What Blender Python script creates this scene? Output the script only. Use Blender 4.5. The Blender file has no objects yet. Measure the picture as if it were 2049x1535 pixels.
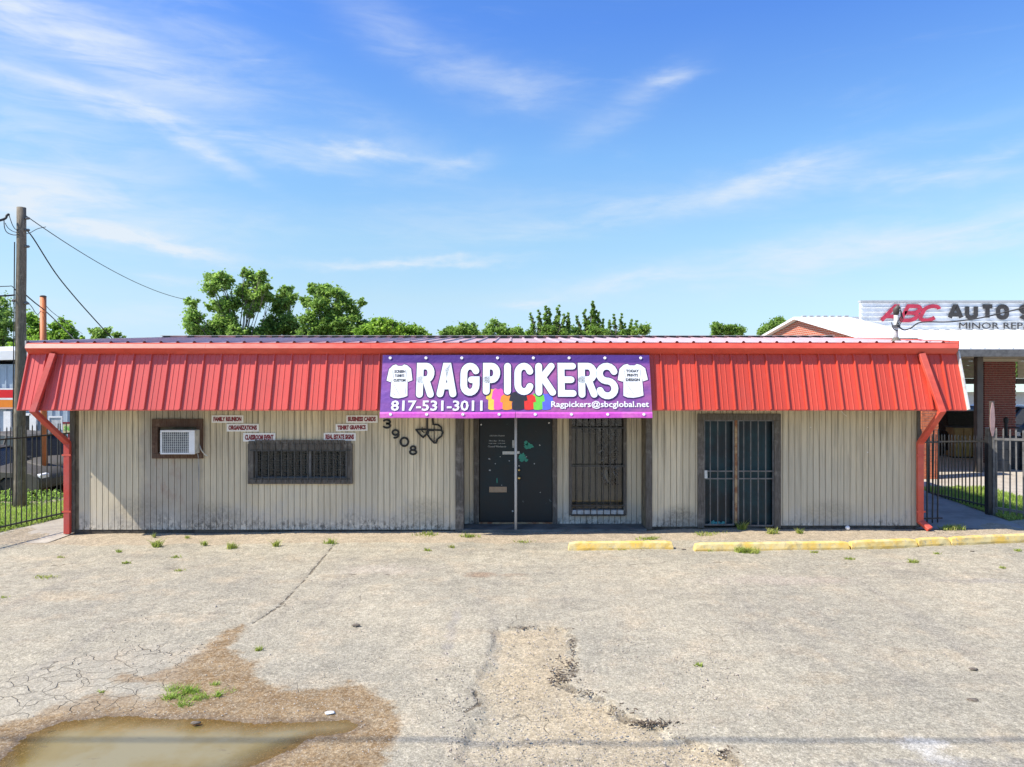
import bpy, bmesh, math, random
import numpy as np
from mathutils import Vector, Matrix

rnd = random.Random(7)
nrg = np.random.default_rng(11)
R = math.radians
# ------------------------------------------------------------------ camera
F, CX, HY, CH = 1450.0, 1024.5, 750.0, 3.03        # lens and eye height worked out from the wheel stop (1.83 m) and the doors
sc = bpy.context.scene
cam_d = bpy.data.cameras.new("camera")
cam = bpy.data.objects.new("camera", cam_d)
sc.collection.objects.link(cam)
cam.location = (0, 0, CH)
cam.rotation_euler = (R(90), 0, 0)
cam_d.sensor_width = 36.0
cam_d.lens = 36.0 * F / 2049.0
cam_d.shift_y = (HY - 767.5) / 2049.0
cam_d.clip_end = 3000
sc.camera = cam
# ------------------------------------------------------------------ light
SUN_TRAVEL = Vector((0.80, 0.27, -1.0)).normalized()
sun_el = math.asin(-SUN_TRAVEL.z)
sun_az = math.atan2(-SUN_TRAVEL.x, -SUN_TRAVEL.y)      # compass style, from +Y towards +X
sd = bpy.data.lights.new("sun", 'SUN')
sd.energy = 4.9
sd.angle = R(0.53)
sd.color = (1.0, 0.93, 0.82)
sun = bpy.data.objects.new("sun", sd)
sc.collection.objects.link(sun)
sun.location = (-30, -15, 60)
sun.rotation_euler = SUN_TRAVEL.to_track_quat('-Z', 'Y').to_euler()
sc.view_settings.view_transform = 'Standard'
sc.view_settings.look = 'None'
sc.view_settings.gamma = 1.0
sc.view_settings.use_curve_mapping = False
sc.view_settings.exposure = 0.62


def build_world():
    w = bpy.data.worlds.new("World")
    sc.world = w
    w.use_nodes = True
    nt = w.node_tree
    N = nt.nodes
    for n in list(N):
        N.remove(n)
    L = nt.links.new

    def math_(op, a, b=None, c=None):
        n = N.new('ShaderNodeMath')
        n.operation = op
        for i, v in enumerate((a, b, c)):
            if v is None:
                continue
            if isinstance(v, (int, float)):
                n.inputs[i].default_value = v
            else:
                L(v, n.inputs[i])
        return n.outputs[0]
    out = N.new('ShaderNodeOutputWorld')
    bg = N.new('ShaderNodeBackground')
    bg.inputs['Strength'].default_value = 0.13
    sky = N.new('ShaderNodeTexSky')
    sky.sky_type = 'NISHITA'
    sky.sun_disc = False
    sky.sun_elevation = sun_el
    sky.sun_rotation = sun_az
    sky.altitude = 100
    sky.air_density = 1.0
    sky.dust_density = 0.4
    sky.ozone_density = 3.0
    hs = N.new('ShaderNodeHueSaturation')
    hs.inputs['Saturation'].default_value = 1.0
    hs.inputs['Value'].default_value = 1.0
    L(sky.outputs[0], hs.inputs['Color'])
    tc = N.new('ShaderNodeTexCoord')
    sx = N.new('ShaderNodeSeparateXYZ')
    L(tc.outputs['Generated'], sx.inputs[0])
    X, Y, Z = sx.outputs
    az = math_('ARCTAN2', X, Y)
    el = math_('ARCSINE', Z)
    # low pale band towards the horizon is the air itself (tinted lighter, whole circle)
    cmb = N.new('ShaderNodeCombineXYZ')
    L(az, cmb.inputs[0])
    L(el, cmb.inputs[1])

    def noise(scale, sxy, detail=6, rough=0.6, rot=0.0, dist=0.0):
        mp = N.new('ShaderNodeMapping')
        L(cmb.outputs[0], mp.inputs[0])
        mp.inputs['Scale'].default_value = (sxy[0], sxy[1], 1)
        mp.inputs['Rotation'].default_value = (0, 0, rot)
        n = N.new('ShaderNodeTexNoise')
        n.inputs['Scale'].default_value = scale
        n.inputs['Detail'].default_value = detail
        n.inputs['Roughness'].default_value = rough
        n.inputs['Distortion'].default_value = dist
        L(mp.outputs[0], n.inputs['Vector'])
        return n.outputs[0]

    def ramp(v, a, b):
        n = N.new('ShaderNodeMapRange')
        n.interpolation_type = 'SMOOTHSTEP'
        L(v, n.inputs[0])
        n.inputs[1].default_value = a
        n.inputs[2].default_value = b
        return n.outputs[0]
    n1 = noise(3.0, (1.0, 5.0), 8, 0.62, R(-6), 0.6)
    n2 = noise(9.0, (1.0, 4.5), 6, 0.6, R(8), 1.0)
    streak = math_('MULTIPLY_ADD', n2, 0.45, math_('MULTIPLY', n1, 0.75))
    wob = math_('MULTIPLY_ADD', noise(6.0, (1, 2.2), 4, 0.55), 0.05, -0.025)
    wob2 = math_('MULTIPLY_ADD', noise(26.0, (1, 2.5), 4, 0.6), 0.020, -0.010)
    el2 = math_('ADD', math_('ADD', el, wob), wob2)
    total = None
    # cirrus wisps: azimuth and elevation in the sky, length, width, slope, strength
    W = [(130, 60, 300, 55, 14, .62), (260, 222, 420, 18, 8, .42), (410, 302, 100, 15, 24, .5),
         (60, 320, 210, 110, 10, .55), (720, 302, 110, 13, 4, .60), (905, 335, 70, 16, -12, .35),
         (790, 70, 130, 40, 30, .24), (1345, 155, 50, 16, -6, .40), (1240, 225, 120, 26, -28, .22),
         (1010, 175, 140, 34, 12, .26), (820, 528, 170, 9, -3, .8), (330, 487, 150, 10, 8, .62),
         (1640, 512, 420, 36, -6, .50), (1400, 395, 430, 20, -9, .30), (1830, 350, 300, 22, 3, .34),
         (1060, 606, 45, 8, -6, .7), (345, 553, 50, 9, 4, .55), (1240, 570, 130, 18, -4, .36),
         (1960, 470, 170, 22, -8, .36), (90, 420, 240, 34, 6, .42), (560, 150, 300, 34, 22, .22),
         (960, 440, 500, 40, -4, .20), (1990, 300, 100, 12, -16, .40), (300, 630, 260, 24, 0, .30)]
    for (px, py, ln, wd, ang, s) in W:
        a0 = math.atan((px - CX) / F)
        e0 = math.atan((HY - py) / F * math.cos(a0))
        k = 1 / F * 0.92
        ca, sa = math.cos(R(-ang)), math.sin(R(-ang))
        dx = math_('SUBTRACT', az, a0)
        dy = math_('SUBTRACT', el2, e0)
        u = math_('MULTIPLY_ADD', dx, ca / (ln * k), math_('MULTIPLY', dy, sa / (ln * k)))
        v = math_('MULTIPLY_ADD', dy, ca / (wd * k), math_('MULTIPLY', dx, -sa / (wd * k)))
        r2 = math_('ADD', math_('MULTIPLY', u, u), math_('MULTIPLY', v, v))
        g = math_('MULTIPLY', math_('POWER', 2.718, math_('MULTIPLY', r2, -0.8)), s)
        total = g if total is None else math_('ADD', total, g)
    modn = ramp(streak, 0.40, 0.78)
    wisps = math_('MULTIPLY', total, math_('MULTIPLY_ADD', modn, 1.2, 0.22))
    # thin general veil, so the rest of the sky has the same weather
    veil = math_('MULTIPLY', ramp(n1, 0.52, 0.80), 0.16)
    cov = math_('MINIMUM', math_('ADD', wisps, veil), 0.93)
    mix = N.new('ShaderNodeMix')
    mix.data_type = 'RGBA'
    L(cov, mix.inputs[0])
    # tone of the clear sky by elevation
    tint = N.new('ShaderNodeValToRGB')
    cr = tint.color_ramp
    cr.elements[0].position = 0.0
    cr.elements[0].color = (0.56, 0.73, 1.05, 1)
    cr.elements[1].position = 1.0
    cr.elements[1].color = (0.53, 0.82, 1.27, 1)
    for p, c in ((0.05, (0.62, 0.71, 0.90, 1)), (0.103, (0.79, 0.81, 0.82, 1)), (0.184, (0.85, 0.945, 0.91, 1)), (0.288, (0.77, 0.99, 1.10, 1)), (0.45, (0.53, 0.82, 1.27, 1))):
        e = cr.elements.new(p)
        e.color = c
    L(math_('MAXIMUM', el, 0.0), tint.inputs[0])
    mul = N.new('ShaderNodeMix')
    mul.data_type = 'RGBA'
    mul.blend_type = 'MULTIPLY'
    mul.inputs[0].default_value = 1.0
    L(hs.outputs[0], mul.inputs[6])
    L(tint.outputs[0], mul.inputs[7])
    L(mul.outputs[2], mix.inputs[6])
    mix.inputs[7].default_value = (4.0, 4.4, 4.85, 1)
    L(mix.outputs[2], bg.inputs['Color'])
    L(bg.outputs[0], out.inputs[0])


build_world()
# ------------------------------------------------------------------ helpers


def PXx(px, Y):
    return (px - CX) * Y / F


def PZz(py, Y):
    return CH - (py - HY) * Y / F


def G2(px, py):
    Y = F * CH / (py - HY)
    return ((px - CX) * Y / F, Y)


def sstep(a, b, x):
    t = np.clip((np.asarray(x, float) - a) / (b - a), 0, 1)
    return t * t * (3 - 2 * t)


def gz(x, y):
    t = sstep(8, 13, y)
    z = t * (-0.03 + 0.0065 * np.clip(x, -10, 10))
    z = z + sstep(-10.2, -12.5, x) * sstep(14.5, 19.5, y) * -0.33
    return z


class MB:
    """collects shapes into one mesh"""

    def __init__(self):
        self.v = []
        self.f = []

    def add(self, vs, fs):
        b = len(self.v)
        self.v.extend([tuple(p) for p in vs])
        self.f.extend([tuple(i + b for i in f) for f in fs])
        return self

    def box(self, x0, x1, y0, y1, z0, z1):
        vs = [(x0, y0, z0), (x1, y0, z0), (x1, y1, z0), (x0, y1, z0), (x0, y0, z1), (x1, y0, z1), (x1, y1, z1), (x0, y1, z1)]
        return self.add(vs, [(0, 3, 2, 1), (4, 5, 6, 7), (0, 1, 5, 4), (1, 2, 6, 5), (2, 3, 7, 6), (3, 0, 4, 7)])

    def obox(self, c, ax, ay, az):
        c, ax, ay, az = Vector(c), Vector(ax), Vector(ay), Vector(az)
        vs = []
        for sz in (-1, 1):
            for (sx, sy) in ((-1, -1), (1, -1), (1, 1), (-1, 1)):
                vs.append(c + ax * sx + ay * sy + az * sz)
        return self.add(vs, [(0, 3, 2, 1), (4, 5, 6, 7), (0, 1, 5, 4), (1, 2, 6, 5), (2, 3, 7, 6), (3, 0, 4, 7)])

    def bar(self, p0, p1, w, d=None, up=(0, 0, 1)):
        d = w if d is None else d
        p0, p1 = Vector(p0), Vector(p1)
        t = (p1 - p0)
        ln = t.length
        t.normalize()
        u = Vector(up)
        if abs(t.dot(u)) > 0.95:
            u = Vector((0, 1, 0))
        a = t.cross(u).normalized()
        b = a.cross(t).normalized()
        return self.obox((p0 + p1) / 2, a * w / 2, t * ln / 2, b * d / 2)

    def tube(self, pts, r, n=8, cap=True):
        pts = [Vector(p) for p in pts]
        rs = r if isinstance(r, (list, tuple)) else [r] * len(pts)
        base = len(self.v)
        prev = None
        for i, p in enumerate(pts):
            t = (pts[min(i + 1, len(pts) - 1)] - pts[max(i - 1, 0)]).normalized()
            if prev is None:
                u = Vector((0, 0, 1)) if abs(t.z) < 0.9 else Vector((1, 0, 0))
            else:
                u = prev
            a = (u - t * u.dot(t)).normalized()
            prev = a
            b = t.cross(a)
            for k in range(n):
                an = 2 * math.pi * k / n
                q = p + (a * math.cos(an) + b * math.sin(an)) * rs[i]
                self.v.append(tuple(q))
        for i in range(len(pts) - 1):
            for k in range(n):
                k2 = (k + 1) % n
                self.f.append((base + i * n + k, base + i * n + k2, base + (i + 1) * n + k2, base + (i + 1) * n + k))
        if cap:
            self.f.append(tuple(base + k for k in range(n))[::-1])
            self.f.append(tuple(base + (len(pts) - 1) * n + k for k in range(n)))
        return self

    def prism(self, poly, axis, a, b):
        """poly of 2d points extruded along axis from a to b"""
        n = len(poly)

        def P(p, t):
            if axis == 'x':
                return (t, p[0], p[1])
            if axis == 'y':
                return (p[0], t, p[1])
            return (p[0], p[1], t)
        vs = [P(p, a) for p in poly] + [P(p, b) for p in poly]
        fs = [tuple(range(n))[::-1], tuple(range(n, 2 * n))]
        for i in range(n):
            j = (i + 1) % n
            fs.append((i, j, j + n, i + n))
        return self.add(vs, fs)

    def lathe(self, prof, c=(0, 0, 0), n=16):
        b = len(self.v)
        for (r, z) in prof:
            for k in range(n):
                a = 2 * math.pi * k / n
                self.v.append((c[0] + r * math.cos(a), c[1] + r * math.sin(a), c[2] + z))
        m = len(prof)
        for i in range(m - 1):
            for k in range(n):
                k2 = (k + 1) % n
                self.f.append((b + i * n + k, b + i * n + k2, b + (i + 1) * n + k2, b + (i + 1) * n + k))
        self.f.append(tuple(b + k for k in range(n))[::-1])
        self.f.append(tuple(b + (m - 1) * n + k for k in range(n)))
        return self

    def mesh(self, name, m, bevel=0.0, smooth=False, recalc=True):
        me = bpy.data.meshes.new(name)
        me.from_pydata(self.v, [], self.f)
        if recalc or bevel:
            bm = bmesh.new()
            bm.from_mesh(me)
            if recalc:
                bmesh.ops.recalc_face_normals(bm, faces=bm.faces)
            if bevel:
                bmesh.ops.bevel(bm, geom=list(bm.edges), offset=bevel, segments=1, affect='EDGES', profile=0.7)
            bm.to_mesh(me)
            bm.free()
        if smooth:
            me.shade_smooth()
        me.materials.append(m)
        return me

    def build(self, name, m, parent=None, **k):
        return link(name, self.mesh(name, m, **k), parent)


def link(name, me, parent=None):
    o = bpy.data.objects.new(name, me)
    sc.collection.objects.link(o)
    if parent is not None:
        o.parent = parent
        o.matrix_parent_inverse = parent.matrix_local.inverted() if False else Matrix.Identity(4)
    return o


def tag(o, label=None, cat=None, group=None, kind=None):
    if label:
        o['label'] = label
    if cat:
        o['category'] = cat
    if group:
        o['group'] = group
    if kind:
        o['kind'] = kind
    return o


def thing(name, label, cat, loc=(0, 0, 0), group=None, rot=(0, 0, 0)):
    o = bpy.data.objects.new(name, None)
    o.empty_display_size = 0.2
    sc.collection.objects.link(o)
    o.location = loc
    o.rotation_euler = rot
    return tag(o, label, cat, group)


def copy_tree(o, parent=None):
    c = o.copy()
    sc.collection.objects.link(c)
    if parent is not None:
        c.parent = parent
    for ch in [q for q in sc.collection.objects if q.parent == o]:
        copy_tree(ch, c)
    return c


# ------------------------------------------------------------------ materials
class NT:
    def __init__(self, name):
        self.m = bpy.data.materials.new(name)
        self.m.use_nodes = True
        self.t = self.m.node_tree
        self.N = self.t.nodes
        self.bsdf = self.N['Principled BSDF']
        self.out = self.N['Material Output']
        self.geo = self.N.new('ShaderNodeNewGeometry')

    def L(self, a, b):
        self.t.links.new(a, b)

    def math(self, op, a, b=None, c=None, clamp=False):
        n = self.N.new('ShaderNodeMath')
        n.operation = op
        n.use_clamp = clamp
        for i, v in enumerate((a, b, c)):
            if v is None:
                continue
            if isinstance(v, (int, float)):
                n.inputs[i].default_value = v
            else:
                self.L(v, n.inputs[i])
        return n.outputs[0]

    def coord(self, kind='pos', scale=(1, 1, 1), rot=(0, 0, 0), loc=(0, 0, 0)):
        mp = self.N.new('ShaderNodeMapping')
        if kind == 'pos':
            self.L(self.geo.outputs['Position'], mp.inputs[0])
        else:
            tc = self.N.new('ShaderNodeTexCoord')
            self.L(tc.outputs['Object'], mp.inputs[0])
        mp.inputs['Scale'].default_value = scale
        mp.inputs['Rotation'].default_value = rot
        mp.inputs['Location'].default_value = loc
        return mp.outputs[0]

    def noise(self, scale, detail=4, rough=0.55, vec=None, dist=0.0):
        n = self.N.new('ShaderNodeTexNoise')
        n.inputs['Scale'].default_value = scale
        n.inputs['Detail'].default_value = detail
        n.inputs['Roughness'].default_value = rough
        n.inputs['Distortion'].default_value = dist
        self.L(vec if vec is not None else self.geo.outputs['Position'], n.inputs['Vector'])
        return n.outputs[0]

    def voro(self, scale, feature='F1', vec=None, out='Distance', rand=1.0):
        n = self.N.new('ShaderNodeTexVoronoi')
        n.feature = feature
        n.inputs['Scale'].default_value = scale
        n.inputs['Randomness'].default_value = rand
        self.L(vec if vec is not None else self.geo.outputs['Position'], n.inputs['Vector'])
        return n.outputs[out]

    def ramp(self, v, a, b, lo=0.0, hi=1.0, smooth=True):
        n = self.N.new('ShaderNodeMapRange')
        n.interpolation_type = 'SMOOTHSTEP' if smooth else 'LINEAR'
        self.L(v, n.inputs[0])
        n.inputs[1].default_value = a
        n.inputs[2].default_value = b
        n.inputs[3].default_value = lo
        n.inputs[4].default_value = hi
        return n.outputs[0]

    def mix(self, f, a, b, mode='MIX'):
        n = self.N.new('ShaderNodeMix')
        n.data_type = 'RGBA'
        n.blend_type = mode
        for s, v in ((n.inputs[0], f), (n.inputs[6], a), (n.inputs[7], b)):
            if isinstance(v, (int, float)):
                s.default_value = v
            elif isinstance(v, tuple):
                s.default_value = (v + (1,))[:4]
            else:
                self.L(v, s)
        return n.outputs[2]

    def scale_col(self, col, f):
        n = self.N.new('ShaderNodeVectorMath')
        n.operation = 'SCALE'
        if isinstance(col, tuple):
            n.inputs[0].default_value = col[:3]
        else:
            self.L(col, n.inputs[0])
        if isinstance(f, (int, float)):
            n.inputs['Scale'].default_value = f
        else:
            self.L(f, n.inputs['Scale'])
        return n.outputs[0]

    def attr(self, name):
        n = self.N.new('ShaderNodeAttribute')
        n.attribute_name = name
        return n.outputs['Fac']

    def rand(self):
        n = self.N.new('ShaderNodeObjectInfo')
        return n.outputs['Random']

    def xyz(self):
        s = self.N.new('ShaderNodeSeparateXYZ')
        self.L(self.geo.outputs['Position'], s.inputs[0])
        return s.outputs

    def bump(self, h, strength=0.5, dist=0.01):
        n = self.N.new('ShaderNodeBump')
        n.inputs['Strength'].default_value = strength
        n.inputs['Distance'].default_value = dist
        self.L(h, n.inputs['Height'])
        self.L(n.outputs[0], self.bsdf.inputs['Normal'])
        return n

    def fin(self, col=None, rough=None, metal=None, spec=None):
        for k, v in (('Base Color', col), ('Roughness', rough), ('Metallic', metal), ('Specular IOR Level', spec)):
            if v is None:
                continue
            s = self.bsdf.inputs[k]
            if isinstance(v, (int, float)):
                s.default_value = v
            elif isinstance(v, tuple):
                s.default_value = (v + (1,))[:4]
            else:
                self.L(v, s)
        return self.m


def simple(name, col, rough=0.6, var=0.18, scale=6.0, metal=0.0, bump=0.0, bscale=60, col2=None, spec=0.4, stretch=(1, 1, 1), lo=.4, hi=.65):
    t = NT(name)
    vec = t.coord('pos', stretch)
    n = t.noise(scale, 5, 0.6, vec)
    c = t.mix(t.ramp(n, lo, hi), col, col2 if col2 else tuple(x * (1 - var * 2) for x in col))
    n2 = t.noise(scale * 9, 3, 0.6, vec)
    c = t.scale_col(c, t.ramp(n2, 0.3, 0.7, 1 - var * 0.6, 1 + var * 0.6))
    if bump:
        t.bump(t.noise(bscale, 4, 0.6, vec), bump, 0.01)
    return t.fin(c, t.ramp(n2, .3, .7, max(rough - .07, 0.03), min(rough + .07, 1)), metal, spec)


def mat_painted_red():
    t = NT('red_painted_steel')
    x, y, z = t.xyz()
    # tone varies along the building: pinker to the left, stronger red to the right
    f = t.ramp(x, -9.0, 4.0)
    c = t.mix(f, (0.61, 0.088, 0.070), (0.60, 0.068, 0.036))
    streak = t.noise(3.0, 5, 0.65, t.coord('pos', (6, 6, 0.5)))
    c = t.mix(t.ramp(streak, 0.5, 0.85, 0, 0.35), c, (0.69, 0.17, 0.12))
    c = t.scale_col(c, t.math('MULTIPLY_ADD', t.rand(), 0.22, 0.88))
    c = t.mix(t.ramp(t.noise(1.7, 6, 0.7), 0.52, 0.78, 0, 0.35), c, (0.38, 0.08, 0.06))
    t.bump(t.noise(2.5, 3, 0.5), 0.12, 0.02)
    return t.fin(c, 0.42, 0.0, 0.5)


def mat_siding():
    t = NT('painted_plywood_siding')
    x, y, z = t.xyz()
    grain = t.noise(5.0, 6, 0.65, t.coord('pos', (9, 9, 0.55)))
    big = t.noise(0.55, 4, 0.6, t.coord('pos', (1, 1, 0.8)))
    c = t.mix(t.ramp(big, 0.38, 0.64), (0.69, 0.585, 0.40), (0.60, 0.53, 0.39))
    c = t.mix(t.ramp(grain, 0.35, 0.75, 0, 0.6), c, (0.50, 0.435, 0.31))
    rr = t.rand()
    c = t.scale_col(c, t.math('MULTIPLY_ADD', rr, 0.08, 0.96))
    wn = t.N.new('ShaderNodeTexWhiteNoise')
    wn.noise_dimensions = '1D'
    t.L(t.math('FLOOR', t.math('DIVIDE', t.math('ADD', x, 20.3), 1.18)), wn.inputs['W'])
    c = t.scale_col(c, t.ramp(wn.outputs[0], 0, 1, 0.90, 1.10, False))
    # grey weathered patch below the air conditioner
    dx = t.math('ABSOLUTE', t.math('ADD', x, 6.68))
    edge = t.math('ADD', dx, t.math('MULTIPLY', t.noise(2.0, 4, .6), 0.5))
    m = t.ramp(edge, 0.75, 0.95, 1, 0)
    c = t.mix(t.math('MULTIPLY', m, 0.65), c, (0.34, 0.31, 0.265))
    rb = t.noise(2.2, 5, 0.7, t.coord('pos', (2, 1, 1), loc=(3, 0, 1)))
    c = t.mix(t.math('MULTIPLY', m, t.ramp(rb, 0.52, 0.7, 0, 0.5)), c, (0.34, 0.22, 0.16))
    # splash-back zone: bare grey wood, mould specks, flaking paint
    nb = t.noise(1.6, 6, 0.7)
    hgt = t.math('ADD', z, t.math('MULTIPLY_ADD', nb, -1.3, 0.55))
    low = t.ramp(hgt, 0.02, 0.42, 1, 0)
    c = t.mix(t.math('MULTIPLY', low, 0.72), c, (0.52, 0.49, 0.43))
    speck = t.noise(16.0, 8, 0.8, t.coord('pos', (1, 1, 0.6)))
    sm = t.math('MULTIPLY', t.ramp(speck, 0.45, 0.58), t.ramp(hgt, -0.12, 0.22, 1, 0))
    c = t.mix(t.math('MULTIPLY', sm, 0.78), c, (0.105, 0.095, 0.078))
    fl = t.noise(11.0, 7, 0.75, t.coord('pos', (1, 1, 0.8), loc=(7, 2, 1)))
    fm = t.math('MULTIPLY', t.ramp(fl, 0.50, 0.54), t.ramp(hgt, -0.15, 0.15, 1, 0))
    c = t.mix(t.math('MULTIPLY', fm, 0.8), c, (0.80, 0.72, 0.58))
    # a few named spots of mould
    for (cx, cz, rx, rz, s) in ((3.30, 0.16, 0.42, 0.34, 1.0), (-5.9, 0.22, 0.7, 0.35, .7), (6.2, 0.3, .6, .3, .45), (-1.7, .35, .5, .3, .5), (-7.3, .3, .7, .4, .55)):
        ex = t.math('DIVIDE', t.math('SUBTRACT', x, cx), rx)
        ez = t.math('DIVIDE', t.math('SUBTRACT', z, cz), rz)
        d = t.math('ADD', t.math('MULTIPLY', ex, ex), t.math('MULTIPLY', ez, ez))
        g = t.ramp(d, 0.0, 1.3, 1, 0)
        mm = t.math('MULTIPLY', g, t.ramp(t.noise(22, 6, .75, t.coord('pos', (1, 1, 1), loc=(cx * 3, 0, 0))), 0.36, 0.66, 0.35, 1.0))
        c = t.mix(t.math('MULTIPLY', mm, 0.75 * s), c, (0.09, 0.085, 0.075))
    # brownish dirt streaks, stronger towards the top under the awning
    run = t.noise(7.0, 4, 0.6, t.coord('pos', (3, 3, 0.12)))
    c = t.mix(t.math('MULTIPLY', t.ramp(run, 0.44, 0.70), t.ramp(z, 0.6, 2.3, 0.25, 0.8)), c, (0.30, 0.26, 0.19))
    t.bump(t.noise(30, 4, 0.6, t.coord('pos', (6, 6, 0.3))), 0.3, 0.004)
    return t.fin(c, 0.85, 0, 0.2)


def mat_old_wood(name, col, col2):
    t = NT(name)
    g = t.noise(6, 6, 0.7, t.coord('pos', (7, 7, 0.8)))
    c = t.mix(t.ramp(g, 0.35, 0.65), col, col2)
    b = t.noise(3.5, 6, 0.7)
    c = t.mix(t.ramp(b, 0.52, 0.72, 0, .7), c, tuple(v * 1.9 for v in col2))
    t.bump(g, 0.5, 0.006)
    return t.fin(c, 0.85, 0, 0.25)


def mat_ground():
    t = NT('old_asphalt')
    x, y, z = t.xyz()
    n_big = t.noise(0.35, 5, 0.6)
    n_mid = t.noise(1.6, 6, 0.65)
    c = t.mix(t.ramp(n_big, 0.36, 0.66), (0.375, 0.334, 0.243), (0.305, 0.278, 0.21))
    c = t.mix(t.ramp(n_mid, 0.48, 0.70, 0, 0.6), c, (0.42, 0.345, 0.235))
    c = t.mix(t.ramp(t.noise(0.8, 5, .65, t.coord('pos', (0.5, 1.3, 1), loc=(4, 9, 0))), .52, .72, 0, .55), c, (0.215, 0.196, 0.155))
    # exposed aggregate
    e_n = t.math('MULTIPLY_ADD', t.noise(2.2, 8, 0.72), 0.9, -0.45)
    exp_ = t.ramp(t.math('ADD', t.attr('exposed'), e_n), -0.05, 0.10)
    c = t.mix(t.math('MULTIPLY', t.math('MULTIPLY', exp_, t.ramp(t.attr('edge'), 0.1, 1.5, 0.72, 0.18)), t.ramp(t.noise(1.3, 5, .65), .3, .7, .6, 1.0)), c, (0.43, 0.335, 0.20))
    # faint tyre lanes and oil drips
    ln = t.noise(0.9, 5, 0.6, t.coord('pos', (2.2, 0.18, 1), loc=(3, 0, 0)))
    c = t.mix(t.ramp(ln, 0.54, 0.70, 0, 0.35), c, (0.22, 0.20, 0.165))
    od = t.voro(0.9, 'F1', t.coord('pos', (1, 1, 1), loc=(5, 3, 0)))
    od = t.math('ADD', od, t.math('MULTIPLY_ADD', t.noise(9, 6, .75), 0.16, -0.08))
    c = t.mix(t.ramp(od, 0.02, 0.11, 0.42, 0), c, (0.12, 0.105, 0.085))
    # apron of old concrete by the wall
    ap = t.ramp(t.math('ADD', t.attr('apron'), t.math('MULTIPLY_ADD', n_mid, 0.5, -0.25)), -0.05, 0.06)
    c = t.mix(t.math('MULTIPLY', ap, 0.7), c, (0.39, 0.31, 0.21))
    # mud round the puddle
    mud_d = t.math('ADD', t.attr('mud'), t.math('MULTIPLY_ADD', t.noise(4.0, 6, 0.7), 0.56, -0.28))
    mud = t.ramp(mud_d, -0.03, 0.12)
    mcol = t.mix(t.ramp(t.noise(3.0, 5, 0.7), 0.4, 0.65), (0.20, 0.122, 0.05), (0.265, 0.18, 0.09))
    c = t.mix(t.math('MULTIPLY', mud, t.ramp(t.noise(13, 6, .75), 0.38, .66, 0.95, 0.6)), c, mcol)
    wet = t.ramp(t.math('ADD', t.attr('puddle'), t.math('MULTIPLY_ADD', t.noise(6.0, 5, 0.7), 0.16, -0.08)), -0.16, 0.0)
    c = t.mix(t.math('MULTIPLY', wet, 0.65), c, (0.13, 0.088, 0.045))
    # brown blotches, spilt paint
    for (px, py, rx, ry, col, s) in ((960, 1146, .30, .18, (0.24, 0.15, 0.09), .8), (1028, 1149, .26, .12, (0.24, 0.17, 0.11), .8),
                                     (140, 1190, .75, .30, (0.42, 0.33, 0.21), .55), (1640, 1358, .35, .2, (0.33, 0.25, 0.15), .4),
                                     (1850, 1490, .26, .13, (0.66, 0.65, 0.62), .42), (1885, 1520, .20, .14, (0.66, 0.65, 0.62), .4),
                                     (1800, 1130, .5, .16, (0.24, 0.20, 0.165), .55), (1990, 1165, .9, .16, (0.26, 0.235, 0.21), .5),
                                     (905, 1260, .09, .9, (0.21, 0.20, 0.20), .45), (1900, 1530, .9, .10, (0.17, 0.165, 0.16), .6),
                                     (770, 1135, .9, .35, (0.47, 0.40, 0.32), .5), (1560, 1160, 1.3, .3, (0.46, 0.38, 0.30), .5)):
        gx, gy = G2(px, py)
        ex = t.math('DIVIDE', t.math('SUBTRACT', x, gx), rx)
        ey = t.math('DIVIDE', t.math('SUBTRACT', y, gy), ry)
        d = t.math('ADD', t.math('MULTIPLY', ex, ex), t.math('MULTIPLY', ey, ey))
        d = t.math('ADD', d, t.math('MULTIPLY_ADD', t.noise(3.5, 8, .78), 5.0, -2.4))
        c = t.mix(t.ramp(d, 0.0, 1.3, s * .8, 0), c, col)
    # stones of the aggregate, at three sizes
    for sc_, lo, hi in ((4.5, 0.93, 1.07), (11, 0.93, 1.07), (26, 0.86, 1.14), (60, 0.86, 1.15), (130, 0.85, 1.16)):
        n = t.noise(sc_, 2, 0.5)
        c = t.scale_col(c, t.ramp(n, 0.36, 0.64, lo, hi))
    vc = t.voro(95, 'F1', None, 'Color')
    sep = t.N.new('ShaderNodeSeparateColor')
    t.L(vc, sep.inputs[0])
    c = t.scale_col(c, t.ramp(sep.outputs[0], 0, 1, 0.86, 1.15, False))
    c = t.mix(t.ramp(sep.outputs[1], 0.93, 0.96, 0, 0.4), c, (0.56, 0.51, 0.42))
    c = t.mix(t.ramp(sep.outputs[2], 0.94, 0.97, 0, 0.45), c, (0.14, 0.12, 0.095))
    # cracks
    wob = t.math('MULTIPLY_ADD', t.noise(9, 5, 0.7), 0.10, -0.05)
    cd = t.math('ADD', t.attr('crack'), wob)
    crack = t.ramp(t.math('ABSOLUTE', cd), 0.004, 0.018, 1, 0)
    ed = t.math('ADD', t.attr('edge'), t.math('MULTIPLY_ADD', t.noise(7, 6, 0.75), 0.22, -0.11))
    edge = t.math('MULTIPLY', t.ramp(t.math('ABSOLUTE', ed), 0.005, 0.05, 1, 0), t.ramp(t.noise(3.2, 4, .6, t.coord('pos', (1, 1, 1), loc=(2, 5, 0))), 0.40, 0.60))
    wv = t.N.new('ShaderNodeVectorMath')
    wv.operation = 'ADD'
    nn = t.N.new('ShaderNodeTexNoise')
    nn.inputs['Scale'].default_value = 2.5
    t.L(t.geo.outputs['Position'], nn.inputs['Vector'])
    sc2 = t.N.new('ShaderNodeVectorMath')
    sc2.operation = 'SCALE'
    sc2.inputs['Scale'].default_value = 0.5
    t.L(nn.outputs['Color'], sc2.inputs[0])
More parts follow.
